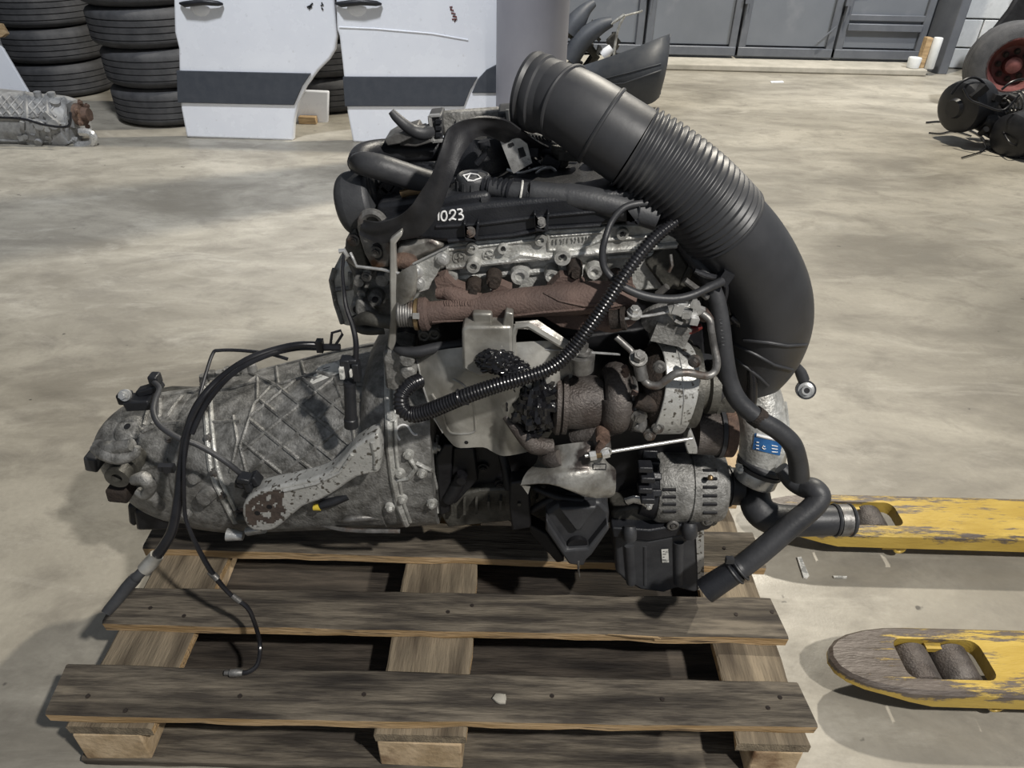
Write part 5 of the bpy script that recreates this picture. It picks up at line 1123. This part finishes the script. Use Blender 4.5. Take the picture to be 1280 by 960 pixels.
# perforated silver plate
q = MB(); pprism(q, [(625, 176), (646, 170), (659, 180), (665, 204), (642, 217), (639, 212)], .36, .003); pl = part(q, 'silver_plate', 'steel')
q = MB(); pprism(q, [(635, 180), (641, 178), (643, 182), (640, 183), (640, 184), (636, 184)], .3585, .002); pprism(q, [(647, 186), (654, 184), (658, 195), (650, 198)], .3585, .002); part(q, 'plate_hole', 'iron', pl, kind='stuff')
q = MB(); px_tube(q, [(650, 172, .42, 9), (672, 178, .42, 12), (696, 186, .41, 9), (712, 190, .41, 4)], 4, 14); part(q, 'air_duct_lip', 'plastic_g')
q = MB()
for k in range(8): q.tube([P(658+k*4, 168+k*.6, .40), P(661+k*4, 173+k*.6, .395)], .0018, 5)
part(q, 'duct_teeth', 'plastic_g', kind='stuff')
q = MB(); p = P(600, 190, .45); q._lathe(p-V((0, 0, .06)), p+V((0, 0, .03)), [(0, .03), (0, .055), (.8, .055), (1, .045), (1, .02)], 32, True); q.cyl(P(606, 184, .37), P(604, 176, .37), .008); px_tube(q, [(596, 205, .37, 4), (606, 192, .37, 4), (605, 186, .37, 4)], 2, 8); part(q, 'fuel_filter_housing', 'plastic')
# ---- rear end of the engine (left): timing housing, lifting bracket
q = MB()
pprism(q, [(412, 346), (420, 330), (440, 322), (500, 320), (510, 400), (480, 410), (450, 412), (424, 408), (410, 360)], .40, .14); rh = part(q, 'timing_housing', 'alu_b', bevel=.01, seg=3); brh = q.bvh()
q = MB()
for l in ([(418, 336), (414, 350), (420, 380), (428, 404)], [(438, 340), (438, 360), (420, 362)], [(444, 360), (452, 380), (444, 398)]): stroke(q, brh, l, .004)
part(q, 'housing_rib', 'alu', rh, kind='stuff')
q = MB(); pprism(q, [(430, 326), (432, 300), (440, 286), (450, 278), (494, 300), (500, 330), (500, 400), (470, 400), (452, 390), (440, 372), (442, 350)], .35, .07); part(q, 'rear_head_casting', 'alu', bevel=.008)
q = MB()
for a, b, r in ((469, 374, 10), (447, 386, 9), (449, 352, 7), (452, 366, 6), (478, 350, 9), (488, 344, 8), (460, 340, 6), (474, 330, 6)):
    p = P(a, b, .335); rr_ = R(p, r); q._lathe(p+V((0, .03, 0)), p+NY*.004, [(0, rr_*1.2), (.9, rr_), (1, rr_*.85)], 20, True)
part(q, 'casting_boss', 'alu', kind='stuff')
q = MB()
for a, b, r in ((469, 374, 4), (446, 387, 5)): p = P(a, b, .3305); q.cyl(p, p+NY*.001, R(p, r), n=14)
part(q, 'casting_hole', 'iron', kind='stuff')
q = MB(); px_tube(q, [(446, 402, .32, 6.5), (456, 398, .31, 8.5), (470, 400, .30, 9), (486, 402, .30, 9), (500, 400, .30, 9)], 4, 16); px_tube(q, [(444, 396, .33, 5), (448, 408, .33, 7), (460, 412, .325, 7), (480, 410, .33, 8)], 4, 12); part(q, 'coolant_elbow', 'alu_d')
q = MB(); pprism(q, [(444, 376), (450, 374), (474, 396), (470, 402), (444, 394)], .318, .015); part(q, 'elbow_flange', 'alu', bevel=.004)
# lifting eye plate
q = MB(); pprism(q, [(446, 284), (448, 274), (456, 269), (466, 268), (474, 274), (482, 290), (490, 310), (486, 334), (466, 336), (456, 318), (450, 300)], .315, .006); le = part(q, 'lifting_eye', 'steel_d', bevel=.002)
q = MB(); pts = [P(a, b, .313) for a, b in ((466, 306), (471, 304), (476, 308), (478, 316), (478, 322), (474, 326), (469, 324), (466, 316))]; q.prism(pts, (0, .004, 0)); part(q, 'eye_slot', 'iron', le)
q = MB(); p = P(466, 279, .313); q.ring(p, NY, R(p, 14), .006, 28, 8); part(q, 'eye_loop', 'steel_d', le)
q = MB(); pprism(q, [(430, 322), (432, 300), (444, 284), (452, 300), (460, 334), (446, 338), (434, 330)], .33, .02); part(q, 'rear_web', 'alu_d', bevel=.003)
q = MB(); q.bolt(P(442, 300, .328), NY, .006, .005); q.bolt(P(470, 315, .312), NY, .006, .006); q.bolt(P(458, 346, .33), NY, .005, .006); part(q, 'eye_bolt', 'steel_d', kind='stuff')
q = MB(); q.tube([P(*a) for a in ((438, 316, .29), (442, 324, .285), (446, 333, .28), (478, 337, .27), (508, 344, .26))], .0022, 8, flat=1); q.tube([P(424, 314, .30), P(430, 313, .30), P(434, 320, .30), P(430, 324, .30)], .0035, 8); part(q, 'bent_rod', 'steel')
# EGR support sheet metal (upright bright strip and stay)
q = MB(); pprism(q, [(487, 300), (502, 288), (503, 294), (494, 306), (496, 345), (498, 380), (494, 430), (490, 440), (484, 434), (488, 400), (487, 350)], .262, .012); part(q, 'upright_strip', 'shield', bevel=.002)
esm, bes = sheet([[(496, 344, .262), (506, 336, .252), (520, 332, .25), (522, 345, .25)], [(495, 362, .262), (506, 360, .25), (516, 360, .246), (520, 366, .25)], [(495, 384, .262), (502, 382, .254), (510, 378, .252), (514, 376, .254)]], .002, 'egr_shield', 'shield_b')
q = MB(); pprism(q, [(494, 318), (500, 308), (512, 302), (524, 300), (536, 296), (548, 302), (558, 309), (536, 318), (516, 328), (500, 332)], .285, .03); part(q, 'egr_cover', 'shield_b', bevel=.006)
q = MB(); pprism(q, [(516, 330), (560, 309), (562, 322), (560, 334), (552, 332), (546, 344), (540, 352), (536, 362), (524, 366), (518, 356), (524, 345), (514, 338)], .262, .006); st = part(q, 'stay_plate', 'alu_b', bevel=.0012)
q = MB(); q.bolt(P(553, 323, .261), NY, .0065, .006); q.bolt(P(523, 354, .261), NY, .0065, .006); q.sphere(P(519, 340, .262), .011, 14); part(q, 'stay_bolt', 'steel', st, kind='stuff')
q = MB(); q.tube([P(516, 330, .258), P(561, 308, .258)], .0012, 6); part(q, 'stay_edge', 'steel', st)
q = MB(); p = P(505, 326, .28); q.sphere(p, .016, 14, (1.2, .8, .7)); part(q, 'rust_joint', 'rotor')
# bellows, clamp, manifold flange
q = MB(); q.cyl(P(497, 392, .262), P(518, 392, .262), .014); part(q, 'bellows_core', 'steel_d')
q = MB()
for k in range(6): p = P(500+k*3.2, 392, .262); q.ring(p, V((1, 0, .05)), R(p, 15), .0026, 28, 6)
part(q, 'egr_bellows', 'steel_d')
q = MB(); c = P(521, 393, .262); q._lathe(P(518, 393, .262), P(524.5, 393, .262), [(0, R(c, 18)), (.2, R(c, 20)), (.8, R(c, 20)), (1, R(c, 18))], 32, True); part(q, 'clamp_ring', 'brass')
q = MB(); q.box(P(520, 395, .236), (.009, .004, .007)); part(q, 'clamp_lock', 'steel')
q = MB(); q._lathe(P(525, 393, .262), P(537, 392, .262), [(0, R(c, 19)), (.1, R(c, 21)), (.7, R(c, 21)), (1, R(c, 17))], 32, True)
part(q, 'manifold_flange', 'rust')
# ---- exhaust manifold
q = MB()
px_tube(q, [(534, 392, .262, 15), (555, 389, .262, 14), (585, 385, .262, 14.5), (620, 381, .262, 17), (655, 378, .262, 19), (700, 375, .262, 20), (740, 372, .262, 21), (770, 372, .262, 20), (790, 378, .262, 15)], 4, 20)
man = part(q, 'exhaust_manifold', 'rust'); bm_ = q.bvh()
q = MB()
for pts in ([(552, 360, .285, 8), (560, 366, .275, 10), (575, 372, .27, 12), (600, 378, .265, 12)], [(548, 364, .28, 10), (565, 366, .275, 9), (580, 366, .28, 8)], [(630, 370, .285, 10), (632, 374, .27, 13), (645, 378, .265, 14)], [(702, 362, .285, 14), (702, 368, .27, 16), (715, 374, .262, 17)], [(778, 356, .285, 9), (785, 366, .272, 12), (780, 375, .265, 13)], [(722, 362, .28, 7), (735, 366, .27, 8), (745, 368, .265, 8)]):
    px_tube(q, pts, 4, 16)
pprism(q, [(543, 350), (556, 344), (568, 356), (584, 362), (590, 372), (560, 378), (548, 368)], .272, .02); pprism(q, [(612, 352), (626, 356), (640, 362), (640, 372), (616, 372)], .27, .02); pprism(q, [(684, 362), (700, 346), (722, 346), (732, 356), (732, 366), (690, 368)], .268, .02)
pprism(q, [(760, 362), (774, 346), (790, 344), (792, 362), (782, 384), (762, 384)], .262, .02)
part(q, 'manifold_port', 'rust', man, bevel=.004, kind='stuff', ang=60)
q = MB(); stroke(q, bm_, [(540, 402), (600, 399), (680, 390), (760, 384), (782, 380)], .0016); stroke(q, bm_, [(680, 366), (700, 376), (730, 382), (760, 380)], .002); part(q, 'casting_line', 'rust', man)
q = MB(); rnd = random.Random(8)
for k in range(11):
    a = 556+k*3.3; stroke(q, bm_, [(a, 376+k*.1), (a+rnd.uniform(-1, 1.6), 379), (a+rnd.uniform(-1, 1), 382.5)], .0010, off=.0005)
part(q, 'cast_letters', 'rust', man, kind='stuff')
q = MB(); px_tube(q, [(746, 398, .255, 13), (765, 402, .245, 14), (785, 398, .24, 10), (795, 390, .245, 6)], 4, 14); pprism(q, [(678, 396), (720, 392), (778, 400), (770, 410), (740, 416), (700, 410)], .262, .04); part(q, 'turbo_foot', 'rust', bevel=.004, kind='stuff')
q = MB(); a = P(763, 400, .232); q._lathe(a, P(782, 398, .228), [(0, .008), (0, .013), (.7, .013), (.75, .016), (1, .016), (1, .007), (.9, .006)], 20, True); part(q, 'vacuum_port', 'rust_d')
q = MB(); q.tube([P(778, 399, .226), P(820, 393, .225), P(862, 384, .24)], .0020, 8); q.tube([P(834, 390, .23), P(848, 380, .23), P(862, 382, .235), P(870, 388, .24)], .0035, 8); part(q, 'control_rod', 'steel')
q = MB(); q.bolt(P(793, 391, .23), V((0, -.3, 1)), .007, .009); part(q, 'foot_bolt', 'steel')
# egr valve/actuator lumps at the right of the head
q = MB(); px_tube(q, [(812, 402, .27, 16), (828, 396, .26, 18), (848, 396, .26, 16), (862, 402, .27, 12)], 4, 16); q.box(P(836, 410, .26), (.05, .04, .03), Matrix.Rotation(.2, 3, 'Y')); part(q, 'egr_valve', 'alu')
q = MB(); rnd = random.Random(14)
for k in range(16): p = P(rnd.uniform(838, 872), rnd.uniform(376, 402), .235+rnd.uniform(-.01, .02)); q.box(p, (rnd.uniform(.008, .022), .01, rnd.uniform(.004, .014)), Matrix.Rotation(rnd.random()*3, 3, 'Y'))
part(q, 'foil_scrap', 'steel', kind='stuff')
q = MB(); px_tube(q, [(846, 418, .25, 4), (862, 414, .245, 5), (876, 408, .25, 4)], 3, 10); part(q, 'red_hose', 'darkred')
q = MB(); px_tube(q, [(888, 392, .24, 9), (880, 396, .24, 7), (872, 392, .25, 5)], 3, 12); part(q, 'rusty_union', 'rust')
# dark front cover and brackets right of the head
q = MB(); pprism(q, [(800, 282), (850, 276), (880, 300), (905, 340), (915, 420), (915, 500), (880, 510), (860, 400), (812, 392), (796, 350)], .345, .16); part(q, 'front_cover', 'iron', bevel=.01)
q = MB(); pprism(q, [(806, 330), (838, 300), (862, 332), (848, 362), (830, 362)], .30, .04); part(q, 'front_bracket', 'alu_d', bevel=.004)
q = MB(); q.tube([P(822, 368, .28), P(834, 358, .275)], .005, 8); q.tube([P(856, 350, .27), P(872, 362, .268), P(884, 372, .27)], .0045, 8); q.tube([P(838, 318, .28), P(840, 332, .275), P(836, 340, .275)], .0025, 6); part(q, 'bracket_stay', 'steel_d', kind='stuff')
q = MB(); rnd = random.Random(31)
for k in range(22):
    p = P(rnd.uniform(846, 912), rnd.uniform(330, 520), .325+rnd.uniform(-.015, .02))
    if k % 2: q.box(p, (rnd.uniform(.015, .04), .03, rnd.uniform(.01, .03)), Matrix.Rotation(rnd.random()*3, 3, 'Y'))
    else: q.cyl(p, p+NY*rnd.uniform(.005, .02), rnd.uniform(.006, .014), n=14)
part(q, 'accessory_lug', 'alu_d', kind='stuff', bevel=.002)
q = MB(); pprism(q, [(896, 500), (912, 496), (920, 512), (912, 530), (896, 526)], .30, .04); p = P(896, 505, .29); q.bolt(p, NY, .009, .01); part(q, 'tensioner_bracket', 'alu_d', bevel=.003)
# pale triangular cast bracket seen between hose and loom
q = MB(); pprism(q, [(911, 380), (924, 386), (932, 400), (933, 412), (916, 414), (910, 398)], .36, .03); part(q, 'pale_bracket', 'arm', bevel=.004)
q = MB(); px_tube(q, [(906, 350, .30, 2), (909, 372, .30, 2.2), (912, 392, .30, 3), (926, 404, .31, 3), (932, 420, .31, 4), (937, 450, .31, 4.5), (940, 470, .31, 6), (940, 500, .31, 6.5), (936, 506, .315, 6)], 5, 12); px_tube(q, [(913, 395, .30, 5), (922, 402, .30, 6), (930, 410, .305, 4)], 2, 10); part(q, 'front_lead', 'conduit')
# ---- black hoses at the right
q = MB(); px_tube(q, [(845, 292, .31, 10), (865, 318, .30, 11), (885, 348, .285, 10.5), (896, 375, .275, 10.5), (902, 410, .265, 11), (906, 445, .255, 11), (912, 478, .245, 11.5), (924, 502, .235, 11.5), (948, 523, .225, 11.5), (972, 538, .22, 12), (990, 555, .215, 12), (997, 576, .215, 12), (999, 596, .215, 12.5)], 6, 18); part(q, 'coolant_hose', 'rubber')
q = MB(); c = P(946, 521, .228); q.tube([P(942, 518, .228), P(951, 525, .226)], R(c, 13), 20); part(q, 'hose_clip', 'rust_d')
q = MB(); rnd = random.Random(6)
for k in range(4): q.tube([P(899+k*.9, 400+k*9, .2485-k*.001), P(903.5+k*.9, 399.5+k*9, .2475-k*.001)], .0008, 5); q.tube([P(900+k*.9, 404+k*9, .2480-k*.001), P(902.5+k*.9, 404.5+k*9, .2478-k*.001)], .0008, 5)
part(q, 'hose_print', 'plastic_g', kind='stuff')
q = MB(); px_tube(q, [(946, 600, .325, 16), (944, 616, .31, 18), (946, 632, .285, 19.5), (956, 644, .27, 20), (975, 650, .26, 20), (1010, 651, .25, 19.5), (1052, 650, .25, 18.5), (1066, 650, .25, 18)], 6, 20); part(q, 'charge_hose', 'rubber')
q = MB(); c = P(1053, 650, .25); q.tube([P(1047, 650, .25), P(1060, 650, .25)], R(c, 19.8), 28); q.box(c+NY*.022, (.010, .006, .016)); hc = part(q, 'hose_clamp', 'steel_d')
q = MB()
for x_ in (1043, 1062): p = P(x_, 650, .25); q.ring(p, XA, R(p, 19.5), .0022, 28, 6)
part(q, 'clamp_band', 'rubber', hc)
q = MB(); px_tube(q, [(976, 585, .26, 9), (990, 600, .25, 12), (1004, 608, .24, 13.5), (1018, 612, .225, 14), (1024, 622, .215, 14), (1014, 636, .205, 14), (985, 660, .19, 14.5), (955, 686, .175, 14.5), (930, 706, .165, 14.5), (921, 712, .16, 14.5)], 6, 20); part(q, 'drain_hose', 'rubber')
q = MB(); px_tube(q, [(922, 712, .16, 15), (900, 726, .155, 15.5), (881, 739, .15, 16)], 2, 20); part(q, 'hose_cuff', 'plastic')
q = MB(); c = P(922, 712, .16)
for a, b in ((925, 710), (918, 714.5)): p = P(a, b, .16); q.ring(p, (P(921, 712, .16)-P(881, 739, .15)), R(p, 16.5), .002, 28, 6)
q.box(P(912, 700, .155), (.012, .008, .010)); part(q, 'hose_clamp', 'rubber')
# intake throttle pipe with blue label, adapter ring
q = MB(); px_tube(q, [(936, 466, .38, 24), (946, 492, .36, 28), (952, 522, .34, 30), (954, 552, .325, 29), (952, 578, .315, 28)], 5, 28); bth2 = q.bvh(); tp = part(q, 'throttle_pipe', 'alu_b')
q = MB(); ax = (P(941, 602, .305)-P(954, 575, .315)).normalized(); c = P(954, 576, .315)
q._lathe(c, c+ax*.02, [(0, R(c, 28)), (.2, R(c, 31)), (.45, R(c, 31)), (.5, R(c, 28)), (.6, R(c, 28)), (.65, R(c, 30)), (1, R(c, 29))], 36, True); part(q, 'pipe_seal', 'rubber')
q = MB(); q._lathe(c+ax*.02, c+ax*.042, [(0, R(c, 27)), (.8, R(c, 27)), (1, R(c, 25)), (1, R(c, 16))], 36, True); part(q, 'pipe_collar', 'steel')
part(patch(bth2, [(944, 541), (978, 549), (974, 569), (941, 561)], 8, 4, off=.0015), 'blue_label', 'blue', tp)
q = MB()
stroke(q, bth2, [(946, 543.5), (976, 550.5)], .0028, off=.0012)
for k in range(3): stroke(q, bth2, [(946, 552+k*4), (949, 552.6+k*4)], .0009, off=.0022); stroke(q, bth2, [(964, 556+k*4), (971, 557.6+k*3.5)], .0008, off=.0022)
stroke(q, bth2, [(956, 558), (954, 556.5), (953, 559), (955, 561), (957, 560)], .0009, off=.0022)
part(q, 'label_print', 'white', tp, kind='stuff')
q = MB(); stroke(q, bth2, [(980, 500), (984, 530), (982, 560), (970, 585)], .0035); part(q, 'pipe_rib', 'alu_b', tp)
q = MB(); q.box(P(924, 583, .29), (.010, .008, .006), Matrix.Rotation(.4, 3, 'Y')); q.sphere(P(925, 588, .285), .006, 8); part(q, 'white_clip', 'sticker')
# ---- large intake hose
hp = [(694, 124, .365, 44), (704, 128, .355, 45), (722, 138, .345, 47), (745, 153, .335, 48.5), (775, 173, .325, 49.5), (792, 184, .32, 50)]
q = MB(); px_tube(q, hp, 6, 44); ih = part(q, 'intake_hose', 'hose', ang=60); 
q = MB(); corrug(q, [(792, 184, .32, 51.5), (825, 205, .312, 52), (860, 233, .305, 53), (885, 258, .305, 54), (902, 278, .31, 55)], .0080, .0023, 44); part(q, 'corrugated_section', 'hose', ih, ang=75)
q = MB(); px_tube(q, [(902, 278, .31, 53), (925, 305, .315, 53.5), (945, 338, .325, 54), (957, 372, .335, 54.5), (958, 405, .35, 54), (948, 435, .37, 52), (930, 460, .39, 48), (912, 475, .41, 42)], 6, 44); ie = part(q, 'intake_elbow', 'hose', ih, ang=60); 
bie = q.bvh()
# mouth, turned away to the left
def tring(q, x0, y0, x1, y1, Y, rm, thick, n=44):
    c = P((x0+x1)/2, (y0+y1)/2, Y)
mc = P(690, 121, .37); ma = (P(722, 138, .345)-mc).normalized(); mdir = (ma*-.72+V((-.55, .10, -.05))).normalized()
q = MB(); q._lathe(mc+ma*.012, mc+mdir*.034, [(0, R(mc, 43)), (.2, R(mc, 44.5)), (.5, R(mc, 44.5)), (.55, R(mc, 47)), (.75, R(mc, 47)), (.8, R(mc, 45)), (.9, R(mc, 48)), (1, R(mc, 47)), (1, R(mc, 42)), (.2, R(mc, 40)), (.15, .001)], 48, True); part(q, 'hose_mouth', 'hose', ih, ang=45)
def hring(a, b, Y, ax, r, th, parent, m='hose', name='hose_ridge'):
    q = MB(); p = P(a, b, Y); q.ring(p, ax, R(p, r), th, 48, 8); part(q, name, m, parent)
hring(706, 129, .354, ma, 45.5, .003, ih); hring(752, 158, .333, P(775, 173, .325)-P(745, 153, .335), 49, .003, ih)
q = MB(); stroke(q, q and bie, [(930, 425), (960, 428), (984, 432), (1008, 431)], .0026, n=8); part(q, 'hose_ridge', 'hose', ie)
q = MB(); stroke(q, bie, [(918, 430), (945, 443), (968, 456), (990, 462)], .0026, n=8); part(q, 'hose_ridge', 'hose', ie)
q = MB(); stroke(q, bie, [(915, 445), (935, 460), (950, 472), (960, 482)], .0026, n=8); part(q, 'hose_ridge', 'hose', ie)
q = MB(); p = P(784, 138, .34); q.cyl(p+V((0, .02, -.01)), p, .02, .014, 16); part(q, 'hose_nipple', 'hose', ih)
q = MB(); q.box(P(801, 138, .35), (.012, .012, .010)); q.tube([P(799, 136, .35), P(797, 130, .35)], .002, 6); part(q, 'hose_clip', 'conduit', ih)
q = MB(); p = P(973, 285, .33); q.sphere(p, .009, 12, (.6, 1, 1.1)); part(q, 'red_plug', 'darkred', ih)
q = MB(); px_tube(q, [(996, 458, .36, 5), (1001, 466, .36, 7), (1005, 476, .355, 7)], 2, 12); c = P(1007, 487, .35); ax2 = V((-.25, -.85, .45)).normalized(); q._lathe(c-ax2*.006, c+ax2*.006, [(0, .008), (0, .0155), (1, .0155), (1, .010)], 28, True); ps = part(q, 'pressure_stub', 'rubber', ih)
q = MB(); q._lathe(c+ax2*.004, c+ax2*.014, [(0, .0125), (.3, .0125), (.4, .008), (1, .0075), (1, .0045), (.7, .0045)], 24, True); part(q, 'stub_ring', 'steel', ps)
q = MB(); q.cyl(c+ax2*.0115, c+ax2*.0142, .0045, n=16); part(q, 'stub_hole', 'iron', ps)
# ---- corrugated conduit and black loom loop
q = MB(); corrug(q, [(852, 273, .27, 5.5), (838, 282, .262, 6.5), (820, 296, .25, 7.4), (800, 318, .235, 7.8), (780, 345, .222, 8), (758, 378, .212, 8.2), (734, 412, .204, 8.4), (712, 440, .20, 8.6), (688, 460, .196, 8.8), (655, 472, .194, 9), (620, 482, .194, 9.4), (585, 494, .196, 9.6), (560, 504, .20, 9.8), (535, 514, .205, 10), (515, 518, .21, 10), (503, 510, .215, 9.8), (502, 495, .222, 9.6), (512, 482, .235, 9.2), (524, 476, .25, 9)], .0048, .0009, 16); part(q, 'corrugated_conduit', 'conduit', ang=70)
q = MB(); p = P(574, 497, .198); q.ring(p, V((1, 0, .3)), R(p, 10), .0018, 20, 6); q.box(P(582, 502, .19), (.010, .008, .006)); part(q, 'cable_tie', 'conduit')
q = MB(); px_tube(q, [(852, 272, .28, 5), (835, 258, .28, 5), (815, 254, .28, 4.6), (795, 255, .275, 4.4), (778, 261, .27, 4.2), (764, 278, .262, 4), (756, 300, .25, 4.2), (753, 318, .245, 4.6), (756, 336, .24, 4.6), (768, 350, .235, 5), (785, 362, .23, 5.2), (810, 371, .228, 5.6), (838, 374, .228, 5.6), (862, 370, .232, 5.4), (885, 360, .245, 5.6), (902, 352, .26, 6)], 5, 12); part(q, 'loom', 'rubber')
q = MB(); px_tube(q, [(492, 430, .30, 4), (500, 438, .28, 6), (520, 440, .275, 7), (550, 434, .28, 7), (590, 430, .285, 7)], 5, 12); px_tube(q, [(555, 432, .29, 4), (590, 424, .29, 4)], 2, 8); part(q, 'lower_loom', 'rubber')
q = MB(); pprism(q, [(522, 414), (548, 410), (552, 420), (546, 426), (524, 426)], .29, .02); 
for a, b in ((530, 420), (543, 418)): p = P(a, b, .288); q.ring(p, NY, .0065, .0025, 18, 6)
part(q, 'head_gasket_lug', 'alu_d', kind='stuff', bevel=.002)
q = MB(); px_tube(q, [(868, 338, .27, 3), (885, 345, .27, 4), (905, 348, .275, 3), (915, 352, .28, 2)], 3, 8); px_tube(q, [(895, 325, .28, 2.5), (902, 340, .275, 3), (908, 360, .275, 3), (905, 380, .28, 2.5)], 3, 8); q.box(P(905, 345, .27), (.016, .02, .02), Matrix.Rotation(.4, 3, 'Y')); part(q, 'loom_branch', 'plastic', kind='stuff')

# ================================================================ lifting strap (its own thing)
def ribbon(pts, th=.003):
    """pts: (px, py, Y, half_dx, half_dy, dY) half-width vector in pixels and depth"""
    q = MB(); rs = []
    for x_, y_, Y_, hx, hy, dY in spline(pts, 6):
        a, b = P(x_-hx, y_-hy, Y_-dY), P(x_+hx, y_+hy, Y_+dY); rs.append([a, b])
    m = len(rs); full = []
    for i in range(m):
        t = (rs[min(i+1, m-1)][0]+rs[min(i+1, m-1)][1]-rs[max(i-1, 0)][0]-rs[max(i-1, 0)][1]); w_ = rs[i][1]-rs[i][0]; nn = t.cross(w_).normalized()*th*.5
        sec = []
        for s_ in range(7): u = s_/6; f_ = 1+.8*math.sin(u*math.pi*3+i*.25); sec.append(rs[i][0].lerp(rs[i][1], u)+nn*f_)
        for s_ in range(6, -1, -1): u = s_/6; f_ = 1+.8*math.sin(u*math.pi*3+i*.25); sec.append(rs[i][0].lerp(rs[i][1], u)+nn*(f_-2))
        full.append(sec)
    q.rings(full); return q
q = ribbon([(452, 284, .30, -3, 9, .0), (475, 290, .285, 0, 12, .005), (500, 285, .275, 3, 14, .005), (520, 276, .265, 8, 17, .005), (535, 256, .258, 14, 9, .0), (552, 222, .255, 12, 5, .0), (563, 192, .262, 12, 5, .006), (576, 168, .28, 14, 9, .008), (598, 158, .31, 2, 12, .01), (622, 160, .33, -8, 10, .01), (645, 172, .36, -8, 8, .01), (672, 186, .40, -6, 7, .01), (700, 196, .44, -6, 6, .01)])
tag(q.build('lifting_strap', M['strapm'], org=P(560, 230, .26), ang=40), 'black fabric strap looped over the top of the engine through the rear lifting eye', 'strap')
